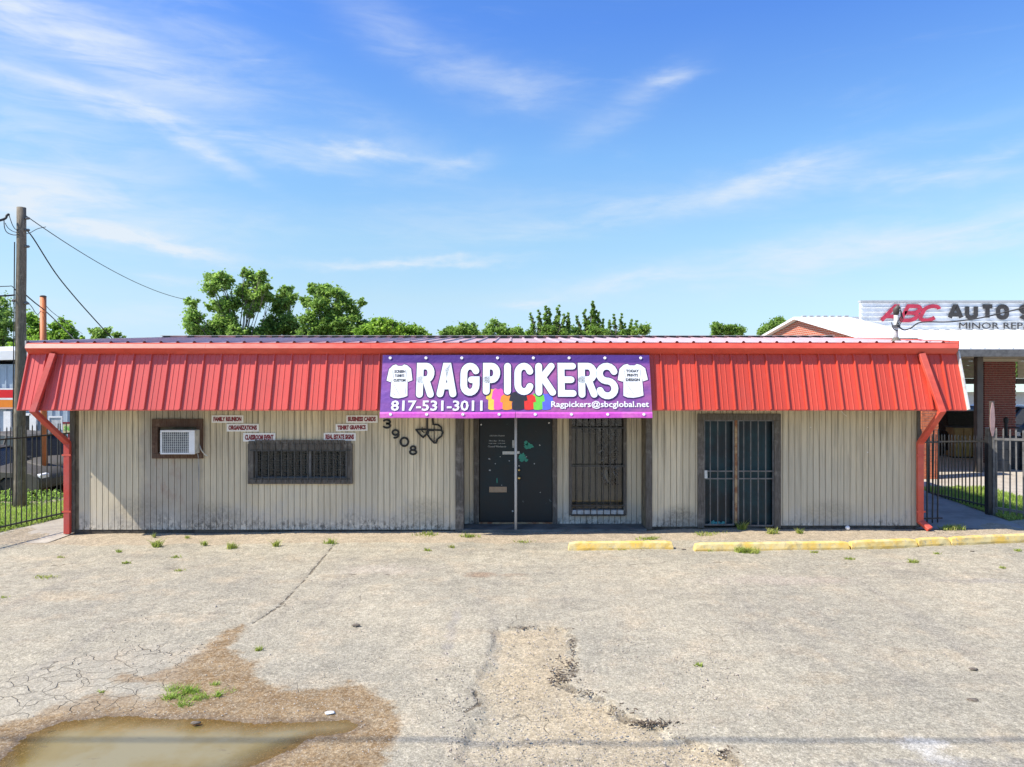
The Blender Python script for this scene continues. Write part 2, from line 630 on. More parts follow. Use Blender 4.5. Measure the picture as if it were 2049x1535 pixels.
    t.L(t.geo.outputs['Position'], wv.inputs[0])
    t.L(sc2.outputs[0], wv.inputs[1])
    al = t.voro(3.6, 'DISTANCE_TO_EDGE', wv.outputs[0])
    alm = t.ramp(t.math('ADD', t.attr('allig'), t.math('MULTIPLY_ADD', n_mid, 0.9, -0.45)), 0.0, 0.25)
    alc = t.math('MULTIPLY', t.ramp(al, 0.003, 0.022, 0.75, 0), alm)
    fine = t.voro(1.3, 'DISTANCE_TO_EDGE', wv.outputs[0])
    fc = t.math('MULTIPLY', t.ramp(fine, 0.002, 0.010, 1, 0), t.ramp(t.noise(0.7, 4, .6, t.coord('pos', (1, 1, 1), loc=(8, 1, 0))), 0.55, 0.68, 0, 0.55))
    allc = t.math('MAXIMUM', t.math('MAXIMUM', crack, edge), t.math('MAXIMUM', alc, fc))
    c = t.mix(t.math('MULTIPLY', alm, 0.18), c, (0.47, 0.42, 0.33))
    c = t.mix(t.math('MULTIPLY', allc, 0.70), c, (0.13, 0.10, 0.065))
    h = t.math('ADD', t.math('MULTIPLY', t.noise(90, 4, 0.7), 0.6), t.math('MULTIPLY', t.noise(28, 3, 0.6), 0.8))
    h = t.math('SUBTRACT', h, t.math('MULTIPLY', allc, 2.2))
    t.bump(h, 0.75, 0.012)
    rough = t.math('SUBTRACT', 0.92, t.math('MULTIPLY', wet, 0.35))
    return t.fin(c, rough, 0, t.ramp(wet, 0, 1, 0.25, 0.5))


def mat_glass(name, tint=(0.9, 0.95, 0.95), ior_mix=0.0, rough=0.02, dark=0.0):
    t = NT(name)
    tr = t.N.new('ShaderNodeBsdfTransparent')
    tr.inputs[0].default_value = tint + (1,)
    gl = t.N.new('ShaderNodeBsdfGlossy')
    gl.inputs['Roughness'].default_value = rough
    fr = t.N.new('ShaderNodeFresnel')
    fr.inputs['IOR'].default_value = 1.52
    mx = t.N.new('ShaderNodeMixShader')
    t.L(t.math('ADD', t.math('MULTIPLY', fr.outputs[0], 1.0), ior_mix, clamp=True), mx.inputs[0])
    t.L(tr.outputs[0], mx.inputs[1])
    t.L(gl.outputs[0], mx.inputs[2])
    t.L(mx.outputs[0], t.out.inputs[0])
    return t.m


def mat_water():
    t = NT('muddy_water')
    n = t.noise(1.4, 5, 0.6)
    c = t.mix(t.ramp(n, 0.38, 0.62), (0.27, 0.205, 0.065), (0.30, 0.255, 0.125))
    c = t.mix(t.ramp(t.noise(4.0, 6, 0.75, t.coord('pos', (1, 2.2, 1))), 0.60, 0.72, 0, 0.5), c, (0.15, 0.11, 0.06))
    deep = t.ramp(t.math('ADD', t.attr('depth'), t.math('MULTIPLY_ADD', n, 0.3, -0.15)), -0.05, 0.32)
    t.bump(t.noise(7, 3, 0.5), 0.05, 0.01)
    t.fin(c, 0.06, 0, 0.5)
    tr = t.N.new('ShaderNodeBsdfTransparent')
    tr.inputs[0].default_value = (0.86, 0.76, 0.56, 1)
    mx = t.N.new('ShaderNodeMixShader')
    t.L(t.math('MULTIPLY_ADD', deep, 0.68, 0.18), mx.inputs[0])
    t.L(tr.outputs[0], mx.inputs[1])
    t.L(t.bsdf.outputs[0], mx.inputs[2])
    t.L(mx.outputs[0], t.out.inputs[0])
    return t.m


def mat_leaf(name, c1, c2, sc_=3.0, trans=0.45):
    t = NT(name)
    n = t.noise(sc_, 4, 0.6)
    c = t.mix(t.ramp(n, 0.35, 0.65), c1, c2)
    r = t.N.new('ShaderNodeTexWhiteNoise')
    r.noise_dimensions = '1D'
    t.L(t.attr('leaf'), r.inputs['W'])
    c = t.scale_col(c, t.ramp(r.outputs[0], 0, 1, 0.62, 1.38, False))
    t.fin(c, 0.5, 0, 0.35)
    tl = t.N.new('ShaderNodeBsdfTranslucent')
    t.L(t.scale_col(c, 1.5), tl.inputs[0])
    mx = t.N.new('ShaderNodeMixShader')
    mx.inputs[0].default_value = trans + .08
    t.L(t.bsdf.outputs[0], mx.inputs[1])
    t.L(tl.outputs[0], mx.inputs[2])
    t.L(mx.outputs[0], t.out.inputs[0])
    return t.m


def mat_banner():
    t = NT('banner_vinyl')
    x, y, z = t.xyz()
    n = t.noise(0.9, 3, 0.5, t.coord('pos', (1, 1, 1.6), loc=(1, 0, 0)))
    c = t.mix(t.ramp(n, 0.38, 0.62), (0.19, 0.072, 0.29), (0.38, 0.115, 0.30))
    c = t.mix(t.ramp(x, -2.4, -1.3, 0.5, 0), c, (0.20, 0.09, 0.38))
    c = t.mix(t.ramp(z, 3.22, 3.27), c, (0.085, 0.035, 0.20))  # gutter's cast shadow along the top edge, put into the colour
    t.bump(t.noise(2.0, 4, 0.55, t.coord('pos', (1, 1, 1.6))), 0.7, 0.06)
    return t.fin(c, 0.42, 0, 0.4)


def mat_door():
    t = NT('dark_painted_door')
    x, y, z = t.xyz()
    n = t.noise(1.3, 5, 0.6)
    c = t.mix(t.ramp(n, 0.4, 0.65), (0.014, 0.017, 0.018), (0.008, 0.020, 0.025))
    sc_ = t.noise(5.0, 7, 0.75)
    c = t.mix(t.ramp(sc_, 0.66, 0.70, 0, 0.4), c, (0.30, 0.33, 0.33))
    t.bump(t.noise(8, 4, .6), 0.12, 0.004)
    return t.fin(c, 0.5, 0, 0.35)


M = {}
M['red'] = mat_painted_red()
M['redtrim'] = simple('red_gutter_paint', (0.62, 0.085, 0.05), 0.4, 0.12, 1.2, col2=(0.64, 0.12, 0.08), spec=0.5, stretch=(0.4, 1, 1))
M['redpipe'] = simple('faded_red_downspout', (0.50, 0.062, 0.045), 0.5, 0.1, 2.5, col2=(0.46, 0.09, 0.075))
M['siding'] = mat_siding()
M['darkwood'] = mat_old_wood('weathered_dark_trim', (0.085, 0.072, 0.058), (0.15, 0.135, 0.115))
M['brownwood'] = mat_old_wood('brown_stained_trim', (0.085, 0.042, 0.028), (0.13, 0.085, 0.06))
M['backing'] = simple('dark_gap', (0.20, 0.165, 0.11), 0.9)
M['found'] = simple('dirty_concrete_foot', (0.10, 0.085, 0.065), 0.95, 0.25, 7, bump=.6)
M['roofmetal'] = simple('faded_roof_sheet', (0.46, 0.36, 0.38), 0.5, 0.12, 1.0, col2=(0.52, 0.30, 0.29), stretch=(.3, 1, 1))
M['white'] = simple('white_paint', (0.84, 0.83, 0.80), 0.5, 0.05, 4)
M['offwhite'] = simple('dusty_white', (0.62, 0.62, 0.58), 0.6, 0.12, 8)
M['grille'] = simple('grey_grille', (0.25, 0.25, 0.23), 0.6, 0.1)
M['black'] = simple('black_paint', (0.018, 0.018, 0.018), 0.45, 0.2)
M['iron'] = simple('black_iron', (0.030, 0.030, 0.032), 0.4, 0.25, 8, spec=0.6)
M['greyiron'] = simple('grey_iron', (0.15, 0.145, 0.14), 0.45, 0.2, 8, spec=0.6)
M['rust'] = simple('rusty_steel', (0.38, 0.27, 0.15), 0.8, 0.3, 9, col2=(0.22, 0.09, 0.04), bump=.3)
M['door'] = mat_door()
M['brass'] = simple('worn_brass', (0.72, 0.50, 0.20), 0.3, 0.1, 30, metal=0.9)
M['glass'] = mat_glass('window_glass', (0.75, 0.80, 0.80), 0.0)
M['glass2'] = mat_glass('display_glass', (0.85, 0.88, 0.88), 0.035)
M['interior'] = simple('dim_interior', (0.05, 0.052, 0.05), 0.9, 0.2, 2)
M['tanint'] = simple('tan_interior', (0.20, 0.175, 0.14), 0.9, 0.12, 2)
M['plastic'] = simple('black_plastic_sheet', (0.03, 0.03, 0.032), 0.22, 0.2, 8, spec=0.8)
M['ground'] = mat_ground()
M['water'] = mat_water()
M['concrete'] = simple('concrete', (0.47, 0.42, 0.34), 0.9, 0.12, 1.8, bump=0.4, bscale=50, col2=(0.40, 0.35, 0.28))
M['path'] = simple('path_concrete', (0.34, 0.31, 0.27), 0.9, 0.12, 1.8, bump=0.4, bscale=50)
M['slab'] = simple('entrance_slab', (0.155, 0.16, 0.145), 0.8, 0.2, 3, bump=0.3)
M['soil'] = simple('lawn_soil', (0.17, 0.24, 0.05), 0.95, 0.25, 3, bump=0.6, col2=(0.14, 0.13, 0.05))
M['yellow'] = simple('yellow_kerb_paint', (0.70, 0.47, 0.10), 0.7, 0.16, 5, col2=(0.68, 0.55, 0.26), bump=0.35, bscale=45)
M['banner'] = mat_banner()
M['hem'] = simple('banner_magenta', (0.62, 0.09, 0.52), 0.4, 0.15, 2, col2=(0.68, 0.16, 0.50))
M['letter'] = simple('banner_letter_print', (0.82, 0.86, 0.87), 0.45, 0.05, 38, col2=(0.66, 0.76, 0.78), lo=.5, hi=.8)
M['navy'] = simple('letter_outline', (0.055, 0.035, 0.12), 0.5, 0.05)
M['maroon'] = simple('maroon_print', (0.24, 0.012, 0.022), 0.5, 0.1)
M['twig'] = simple('dead_stalks', (0.17, 0.13, 0.09), .9, .3, 30, col2=(.08, .065, .05))
M['bark'] = mat_old_wood('bark', (0.11, 0.085, 0.06), (0.19, 0.165, 0.135))
M['polewood'] = mat_old_wood('utility_pole_wood', (0.13, 0.105, 0.075), (0.22, 0.19, 0.145))
M['cable'] = simple('black_cable', (0.03, 0.03, 0.032), 0.6)
M['leafA'] = mat_leaf('leaves_mid', (0.19, 0.31, 0.06), (0.27, 0.40, 0.09), 0.8)
M['leafB'] = mat_leaf('leaves_bright', (0.20, 0.34, 0.045), (0.28, 0.43, 0.06), 0.8)
M['leafC'] = mat_leaf('leaves_dark', (0.15, 0.25, 0.055), (0.20, 0.32, 0.065), 0.8)
M['grassm'] = mat_leaf('grass_blades', (0.26, 0.38, 0.06), (0.38, 0.46, 0.11), 1.5, 0.35)
M['weed'] = mat_leaf('weed_blades', (0.24, 0.32, 0.05), (0.40, 0.42, 0.12), 5.0, 0.3)
M['shopwhite'] = simple('white_metal_roof', (0.80, 0.80, 0.79), 0.5, 0.03, 2)
M['panelwhite'] = simple('sign_metal', (0.80, 0.81, 0.80), 0.45, 0.05, 3, spec=0.5)
M['abcred'] = simple('sign_red', (0.50, 0.04, 0.075), 0.5, 0.12, 6)
M['signblack'] = simple('sign_black', (0.05, 0.045, 0.042), 0.5, 0.12, 6)
M['cream'] = simple('cream_siding', (0.50, 0.45, 0.34), 0.7, 0.06, 3)
M['brownsteel'] = simple('brown_steel', (0.09, 0.075, 0.062), 0.5, 0.12, 4)
M['brickdark'] = simple('dark_red_brick', (0.24, 0.068, 0.052), 0.85, 0.22, 14, bump=.3)
M['brick'] = simple('orange_brick', (0.70, 0.20, 0.09), 0.85, 0.2, 14, bump=.3)
M['mortar'] = simple('mortar', (0.48, 0.40, 0.34), 0.9, 0.1, 20)
M['bluemetal'] = simple('pale_blue_sheet', (0.42, 0.50, 0.57), 0.5, 0.06, 2)
M['signred'] = simple('stripe_red', (0.72, 0.015, 0.02), 0.5, 0.03)
M['signorange'] = simple('stripe_orange', (0.82, 0.24, 0.02), 0.5, 0.03)
M['orangepole'] = simple('orange_pole_paint', (0.62, 0.19, 0.06), 0.6, 0.15, 3, col2=(0.45, 0.14, 0.06), stretch=(3, 3, .4))
M['carpaint'] = simple('dark_grey_car_paint', (0.10, 0.092, 0.078), 0.6, 0.05, spec=0.2)
M['carblack'] = simple('black_car_paint', (0.012, 0.012, 0.013), 0.3, 0.05, spec=0.3)
M['carwhite'] = simple('white_car_paint', (0.78, 0.78, 0.78), 0.25, 0.03)
M['carglass'] = simple('car_glass', (0.03, 0.03, 0.027), 0.25, 0.05, spec=0.25)
M['tyre'] = simple('tyre_rubber', (0.02, 0.02, 0.02), 0.85, 0.1)
M['chrome'] = simple('wheel_alloy', (0.5, 0.5, 0.5), 0.3, 0.05, metal=0.9)
M['redlens'] = simple('red_lens', (0.45, 0.01, 0.015), 0.2, 0.05)
M['wood'] = simple('plywood_cabinet', (0.36, 0.21, 0.07), 0.6, 0.15, 3, col2=(0.42, 0.28, 0.10))
M['ochre'] = simple('ochre_panel', (0.42, 0.30, 0.08), 0.6, 0.1, 3)
M['drum'] = simple('dark_drum', (0.05, 0.055, 0.06), 0.5, 0.2, 4)
M['palegreen'] = simple('pale_green_roof', (0.50, 0.58, 0.45), 0.6, 0.05, 2)
M['pebble'] = simple('pebbles', (0.45, 0.40, 0.33), 0.9, 0.3, 40, col2=(0.25, 0.2, 0.16))
for nm, c in (('yellowp', (.85, .60, .08)), ('pinkp', (.80, .10, .42)), ('orangep', (.85, .30, .04)), ('blackp', (.03, .03, .035)),
              ('redp', (.75, .04, .03)), ('greenp', (.16, .60, .07)), ('bluep', (.12, .14, .70)), ('whitep', (.85, .85, .84)),
              ('greyp', (.42, .43, .43)), ('peachp', (.78, .50, .40)), ('tealp', (.03, .26, .19)), ('pinkl', (.75, .35, .55)), ('mailslot', (.36, .26, .17))):
    M[nm] = simple('print_' + nm, c, 0.5, 0.06, 12)

def mat_kerb():
    t = NT('worn_yellow_kerb')
    n = t.noise(4, 5, .6)
    c = t.mix(t.ramp(n, .35, .65), (0.70, 0.46, 0.10), (0.67, 0.55, 0.27))
    chip = t.noise(14, 8, .78)
    c = t.mix(t.ramp(chip, .57, .62, 0, .85), c, (0.36, 0.33, 0.27))
    dirt = t.noise(5, 6, .7, t.coord('pos', (1, 1, 1), loc=(4, 4, 4)))
    c = t.mix(t.ramp(dirt, .5, .72, 0, .55), c, (0.22, 0.18, 0.11))
    t.bump(t.noise(40, 5, .7), .5, .01)
    return t.fin(c, .8, 0, .2)


M['yellow'] = mat_kerb()
M['gatedoor'] = simple('teal_black_door', (0.008, 0.040, 0.050), 0.4, 0.2, 1.2, col2=(0.012, 0.018, 0.022), spec=.4)
# ------------------------------------------------------------------ ground sheet


def seg_dist(P, pts):
    d = np.full(len(P), 1e9)
    for a, b in zip(pts[:-1], pts[1:]):
        a = np.array(a)
        b = np.array(b)
        ab = b - a
        t = np.clip(((P - a) @ ab) / (ab @ ab), 0, 1)
        q = a + t[:, None] * ab
        d = np.minimum(d, np.hypot(*(P - q).T))
    return d


def sdf(P, poly):
    poly = [tuple(p) for p in poly]
    d = seg_dist(P, poly + [poly[0]])
    inside = np.zeros(len(P), bool)
    x, y = P.T
    n = len(poly)
    for i in range(n):
        x0, y0 = poly[i]
        x1, y1 = poly[(i + 1) % n]
        c = ((y0 > y) != (y1 > y))
        with np.errstate(divide='ignore', invalid='ignore'):
            xi = (x1 - x0) * (y - y0) / (y1 - y0) + x0
        inside ^= c & (x < xi)
    return np.where(inside, d, -d)


PUDDLE = [G2(*p) for p in ((-60, 1590), (-10, 1530), (35, 1488), (62, 1465), (130, 1441), (200, 1434), (270, 1431), (320, 1438), (410, 1436), (510, 1446), (600, 1443),
                           (700, 1440), (717, 1452), (690, 1464), (632, 1470), (580, 1497), (512, 1527), (440, 1550), (200, 1620), (0, 1640))]
MUD = [G2(*p) for p in ((-200, 1500), (0, 1446), (110, 1412), (200, 1385), (300, 1395), (340, 1378), (215, 1366), (230, 1345), (300, 1350), (380, 1312), (430, 1270), (488, 1243), (503, 1250),
                        (468, 1295), (520, 1335), (505, 1352), (560, 1372), (640, 1380), (700, 1362), (742, 1372), (800, 1412), (816, 1450), (795, 1500), (765, 1540), (600, 1600), (0, 1760), (-300, 1700))]
EXPOSED = [G2(*p) for p in ((985, 1262), (1060, 1254), (1140, 1258), (1150, 1300), (1150, 1340), (1115, 1362), (1160, 1380), (1210, 1400), (1245, 1435), (1310, 1450), (1370, 1480), (1460, 1512),
                            (1520, 1600), (850, 1650), (930, 1500), (962, 1420), (950, 1362), (985, 1320))]
ALLIG = [G2(*p) for p in ((-60, 1390), (60, 1320), (180, 1300), (350, 1270), (420, 1300), (330, 1420), (60, 1450), (-100, 1470))]
CRACK = [[G2(*p) for p in l] for l in (((668, 1086), (640, 1120), (595, 1170), (560, 1210), (500, 1248)), ((0, 1130), (110, 1122), (160, 1116)), ((700, 1146), (740, 1142), (790, 1146)),
                                       ((1340, 1128), (1480, 1122), (1600, 1133), (1700, 1128)), ((1170, 1132), (1240, 1128), (1330, 1122)), ((1990, 1160), (2049, 1168)), ((930, 1422), (960, 1405), (948, 1372)))]
EDGE = [G2(*p) for p in ((1020, 1256), (1080, 1254), (1140, 1258), (1150, 1300), (1150, 1340), (1112, 1362), (1160, 1380), (1210, 1400), (1245, 1435), (1310, 1450), (1370, 1480), (1460, 1512), (1490, 1560))]


def make_ground():
    xs = np.concatenate([-np.geomspace(700, 10.2, 36), np.arange(-9.8, 9.81, 0.03), np.geomspace(10.2, 700, 36)])
    ys = [4.4]
    while ys[-1] < 14.6:
        ys.append(ys[-1] + min(max(0.0011 * ys[-1] ** 2, 0.022), 0.07))
    ys = np.concatenate([-np.geomspace(300, 1.0, 14), [1.5, 3.0, 3.8], ys, np.arange(15, 24, 0.5), np.geomspace(24.5, 1500, 34)])
    X, Y = np.meshgrid(xs, ys)
    nx, ny = len(xs), len(ys)
    P = np.stack([X.ravel(), Y.ravel()], 1)
    Z = gz(P[:, 0], P[:, 1])
    near = (P[:, 1] > 3) & (P[:, 1] < 15) & (np.abs(P[:, 0]) < 10)
    Pn = P[near]
    A = {}
    for k in ('puddle', 'mud', 'exposed', 'allig'):
        A[k] = np.full(len(P), -2.0)
    for k in ('crack', 'edge'):
        A[k] = np.full(len(P), 2.0)
    A['apron'] = np.full(len(P), -2.0)
    A['puddle'][near] = sdf(Pn, PUDDLE)
    A['mud'][near] = sdf(Pn, MUD)
    A['exposed'][near] = sdf(Pn, EXPOSED)
    A['allig'][near] = sdf(Pn, ALLIG)
    d = np.full(len(Pn), 9.0)
    for l in CRACK:
        d = np.minimum(d, seg_dist(Pn, l))
    A['crack'][near] = d
    A['edge'][near] = seg_dist(Pn, EDGE)
    A['apron'][near] = Pn[:, 1] - 13.25
    # relief
    x, y = P.T
    wv = 0.010 * np.sin(x * 0.9 + 1.3) * np.sin(y * 0.8) + 0.006 * np.sin(x * 2.3 + y * 1.7) + 0.004 * np.sin(x * 5.1 - y * 3.3)
    Z = Z + wv * near * sstep(-0.3, -0.9, A['puddle'])
    Z = Z - 0.050 * sstep(-0.18, 0.35, A['puddle']) * near
    rag = 0.05 * np.sin(x * 17 + 3 * np.sin(y * 9)) * np.sin(y * 15 + 2 * np.sin(x * 11))
    Z = Z - 0.030 * sstep(-0.03, 0.03, A['exposed'] + rag) * near * sstep(0.9, 0.2, A['exposed'])
    dc = np.abs(A['crack'])
    Z = Z - 0.012 * sstep(0.045, 0.0, dc) * near
    Z = Z + near * nrg.normal(0, 0.0015, len(P))
    V = np.stack([x, y, Z], 1)
    idx = np.arange(nx * ny).reshape(ny, nx)
    q = np.stack([idx[:-1, :-1], idx[:-1, 1:], idx[1:, 1:], idx[1:, :-1]], -1).reshape(-1, 4)
    me = bpy.data.meshes.new('ground')
    me.vertices.add(len(V))
    me.vertices.foreach_set('co', V.ravel())
    me.loops.add(q.size)
    me.loops.foreach_set('vertex_index', q.ravel().astype(np.int32))
    me.polygons.add(len(q))
    me.polygons.foreach_set('loop_start', np.arange(0, q.size, 4, dtype=np.int32))
    me.polygons.foreach_set('loop_total', np.full(len(q), 4, dtype=np.int32))
    me.update()
    for k, v in A.items():
        a = me.attributes.new(k, 'FLOAT', 'POINT')
        a.data.foreach_set('value', v.astype(np.float32))
    me.shade_smooth()
    me.materials.append(M['ground'])
    g = link('parking_lot_ground', me)
    tag(g, 'worn grey asphalt parking lot with cracks and a muddy corner', None, None, 'structure')
    # puddle
    xs = np.arange(-5.0, -0.6, 0.06)
    ys = np.arange(4.2, 7.4, 0.06)
    X, Y = np.meshgrid(xs, ys)
    P = np.stack([X.ravel(), Y.ravel()], 1)
    s = sdf(P, PUDDLE)
    idx = np.arange(len(P)).reshape(len(ys), len(xs))
    fs = []
    keep = (s > -0.22).reshape(idx.shape)
    for j in range(len(ys) - 1):
        for i in range(len(xs) - 1):
            if keep[j, i] and keep[j, i + 1] and keep[j + 1, i] and keep[j + 1, i + 1]:
                fs.append((idx[j, i], idx[j, i + 1], idx[j + 1, i + 1], idx[j + 1, i]))
    me = bpy.data.meshes.new('puddle_water')
    me.from_pydata([(p[0], p[1], -0.0125) for p in P], [], [tuple(int(a) for a in f) for f in fs])
    a = me.attributes.new('depth', 'FLOAT', 'POINT')
    a.data.foreach_set('value', s.astype(np.float32))
    bm = bmesh.new()
    bm.from_mesh(me)
    bmesh.ops.delete(bm, geom=[v for v in bm.verts if not v.link_faces], context='VERTS')
    bm.to_mesh(me)
    bm.free()
    me.materials.append(M['water'])
    tag(link('puddle_water', me), 'shallow olive brown puddle in the low corner of the lot', None, None, 'structure')


make_ground()


def sheet(name, pts, m, lift=0.006, label=None, n=10, zf=None):
    """flat strip between two polylines of equal length, following the ground"""
    a, b = pts
    V, Fs = [], []
    k = len(a)
    for i in range(k):
        for j in range(n + 1):
            t = j / n
            x = a[i][0] * (1 - t) + b[i][0] * t
            y = a[i][1] * (1 - t) + b[i][1] * t
            V.append((x, y, float(gz(x, y)) + lift))
    for i in range(k - 1):
        for j in range(n):
            Fs.append((i * (n + 1) + j, (i + 1) * (n + 1) + j, (i + 1) * (n + 1) + j + 1, i * (n + 1) + j + 1))
    mb = MB()
    mb.add(V, Fs)
    o = mb.build(name, m, recalc=False)
    me = o.data
    bm = bmesh.new()
    bm.from_mesh(me)
    for f in bm.faces:
        f.normal_update()
        if f.normal.z < 0:
            f.normal_flip()
    bm.to_mesh(me)
    bm.free()
    tag(o, label, None, None, 'structure')
    return o


# left walk and lawn, right walk, lawn and drive
ysl = [11.8, 12.6, 13.4, 14.2, 15, 16, 17, 18, 19.4]


def fence_x(y):
    return -10.1 + (y - 14.74) * 0.233


sheet('left_walk', ([(fence_x(y) - 0.03, y) for y in ysl[2:]], [(-8.6, y) for y in ysl[2:]]), M['concrete'], 0.008, 'pale concrete walk along the left side wall')
sheet('left_lawn', ([(-40, y) for y in ysl], [(fence_x(y) - 0.08, y) for y in ysl]), M['soil'], 0.012, 'strip of green grass beyond the left fence', 30)


def rfence_x(y):
    # from px1980 at Y 15.5 to px1859 at Y 18.4
    x0, x1 = PXx(1980, 15.5), PXx(1857, 18.4)
    return x0 + (y - 15.5) / 2.9 * (x1 - x0)


ysr = [14.1, 14.8, 15.5, 16.2, 17, 17.7, 18.4, 20, 22]
sheet('right_walk', ([(7.9, y) for y in ysr], [(rfence_x(y) + 0.0, y) for y in ysr]), M['path'], 0.008, 'grey concrete walk between the building and the right fence')
sheet('right_lawn', ([(rfence_x(y) + 0.03, y) for y in ysr[1:7]], [(rfence_x(y) + (2.2 if y < 17 else 1.5), y * 1.0 + 1.2) for y in ysr[1:7]]), M['soil'], 0.012, 'narrow strip of grass outside the right fence', 8)
sheet('shop_drive', ([(9.0, y) for y in (16.5, 18, 20, 22, 25, 30, 36)], [(34.0, y) for y in (16.5, 18, 20, 22, 25, 30, 36)]), M['concrete'], 0.004, 'pale concrete drive of the repair shop next door', 20)

# ================================================================== THE SHOP BUILDING
W = 14.2          # front wall plane
WR = 14.65        # back of the entrance recess


def wx(px):
    return PXx(px, W)


def wz(py):
    return PZz(py, W)


bld = thing('shop_building', 'long low beige shop with red metal mansard, recessed black double doors and barred openings', 'building', (0, W, 0))
LOC = Vector((0, W, 0))


def bpart(name, mb, m, parent=bld, **k):
    """build in world coordinates, store relative to the parent thing"""
    o = mb.build(name, m, parent, **k)
    return o


def shift(mb, dx=0, dy=-W, dz=0):
    mb.v = [(a + dx, b + dy, c + dz) for (a, b, c) in mb.v]
    return mb


BW = 0.118        # board pitch
XL, XRr = wx(148), wx(1838)
RX0, RX1 = wx(925), wx(1293)
ZT = 3.30
mb = MB()
# shell behind the boards, roof deck included
mb.box(XL, RX0, W + 0.024, W + 0.16, -0.10, 3.45)
mb.box(RX1, XRr, W + 0.024, W + 0.16, -0.06, 3.45)
mb.box(RX0 - 0.0, RX1, WR + 0.30, WR + 0.42, -0.06, 3.45)
mb.box(XL, XL + 0.14, W + 0.17, 24.2, -0.12, 3.45)
mb.box(XRr - 0.14, XRr, W + 0.17, 24.2, -0.06, 3.45)
mb.box(XL + .15, XRr - .15, 24.0, 24.14, -0.12, 3.45)
shell_mb = mb
# openings (px): window, ac, gate
OPEN = [('window', 505, 699, 896, 961), ('ac', 316, 397, 851, 905), ('gate', 1404, 1554, 836, 1058)]


def shell():
    """front shell as strips round the openings, so that the openings are real holes"""
    mb = MB()

    def strip(x0, x1, zlo, holes):
        xs = sorted([x0, x1] + [h[0] for h in holes] + [h[1] for h in holes])
        for a, b in zip(xs[:-1], xs[1:]):
            if b - a < 1e-4:
                continue
            hs = [h for h in holes if h[0] <= a + 1e-5 and h[1] >= b - 1e-5]
            if not hs:
                mb.box(a, b, W + 0.024, W + 0.16, zlo, 3.45)
            else:
                h = hs[0]
                if h[2] > zlo + 0.01:
                    mb.box(a, b, W + 0.024, W + 0.16, zlo, h[2])
                mb.box(a, b, W + 0.024, W + 0.16, h[3], 3.45)
    H = [(wx(a), wx(b), wz(d), wz(c)) for (_, a, b, c, d) in OPEN]
    strip(XL, RX0, -0.10, H[:2])
    strip(RX1, XRr, -0.06, [(H[2][0], H[2][1], -0.06, H[2][3])])
    mb.box(XL, XL + 0.14, W + 0.17, 24.2, -0.12, 3.45)
    mb.box(XRr - 0.14, XRr, W + 0.17, 24.2, -0.06, 3.45)
    mb.box(XL + .15, XRr - .15, 24.0, 24.14, -0.12, 3.45)
    # recess cheeks and back above the door head
    mb.box(RX0 - 0.10, RX0 + 0.0, W + 0.165, WR + 0.2, -0.08, 3.45)
    mb.box(RX1 - 0.0, RX1 + 0.10, W + 0.165, WR + 0.2, -0.05, 3.45)
    return mb


bpart('wall', shift(shell()), M['backing'])

# ---- siding boards
board_cache = {}


def board(x0, x1, z0, z1, Y, name='siding_board'):
    w_, h_ = round(x1 - x0, 3), round(z1 - z0, 3)
    key = (w_, h_)
    if key not in board_cache:
        m_ = MB()
        b = 0.004
        # slightly eased front edges, open joint left between boards
        poly = [(0.004, 0.0), (w_ - 0.004, 0.0), (w_ - 0.004, -0.016), (w_ - 0.004 - b, -0.020), (0.004 + b, -0.020), (0.004, -0.016)]
        m_.prism(poly, 'z', 0, h_)
        board_cache[key] = m_.mesh('siding_board', M['siding'])
    o = link(name, board_cache[key], bld)
    o.location = (x0, Y + 0.022 - W + rnd.uniform(-0.0015, 0.0015), z0)
    return o


def boards(xa, xb, zlo, zhi, Y, holes=()):
    n = max(1, round((xb - xa) / BW))
    p = (xb - xa) / n
    for i in range(n):
        x0, x1 = xa + i * p, xa + (i + 1) * p
        xc = (x0 + x1) / 2
        zs = [(zlo, zhi)]
        for (a, b, c, d) in holes:
            if a < xc < b:
                zs = [(zlo, c), (d, zhi)]
        for (c, d) in zs:
            if d - c > 0.03:
                board(x0, x1, c, d, Y)


hole = {k: (wx(a), wx(b), wz(d), wz(c)) for (k, a, b, c, d) in OPEN}
zL = -0.005
boards(XL + 0.09, wx(912), zL, ZT, W, (hole['window'], hole['ac']))
boards(wx(1304), wx(1404), 0.055, ZT, W)
boards(wx(1404), wx(1554), 2.24, ZT, W)
boards(wx(1554), XRr - 0.02, 0.075, ZT, W)


def rx(px):
    return PXx(px, WR)


def rz(py):
    return PZz(py, WR)


boards(RX0 + 0.005, rx(950), 0.02, 2.9, WR)
boards(rx(1114), rx(1139), 0.02, 2.9, WR)
boards(rx(1139), rx(1253), 0.02, rz(1031), WR)
boards(rx(1253), RX1 - 0.005, 0.02, 2.9, WR)
# backing of the recessed wall, with the door and window left open
mb = MB()
for (a, b, c, d) in ((RX0, rx(958), -0.05, 3.4), (rx(1106), rx(1143), -0.05, 3.4), (rx(1143), rx(1249), -0.05, rz(1026)), (rx(1249), RX1, -0.05, 3.4), (rx(958), rx(1106), 2.32, 3.4), (rx(1143), rx(1249), 2.42, 3.4)):
    mb.box(a, b, WR + 0.024, WR + 0.12, c, d)
bpart('recess_wall', shift(mb), M['backing'])
mb = MB()
mb.box(RX0 + .002, RX1 - .002, 13.75, WR + .02, 2.92, 2.97)
bpart('recess_ceiling', shift(mb), M['siding'])
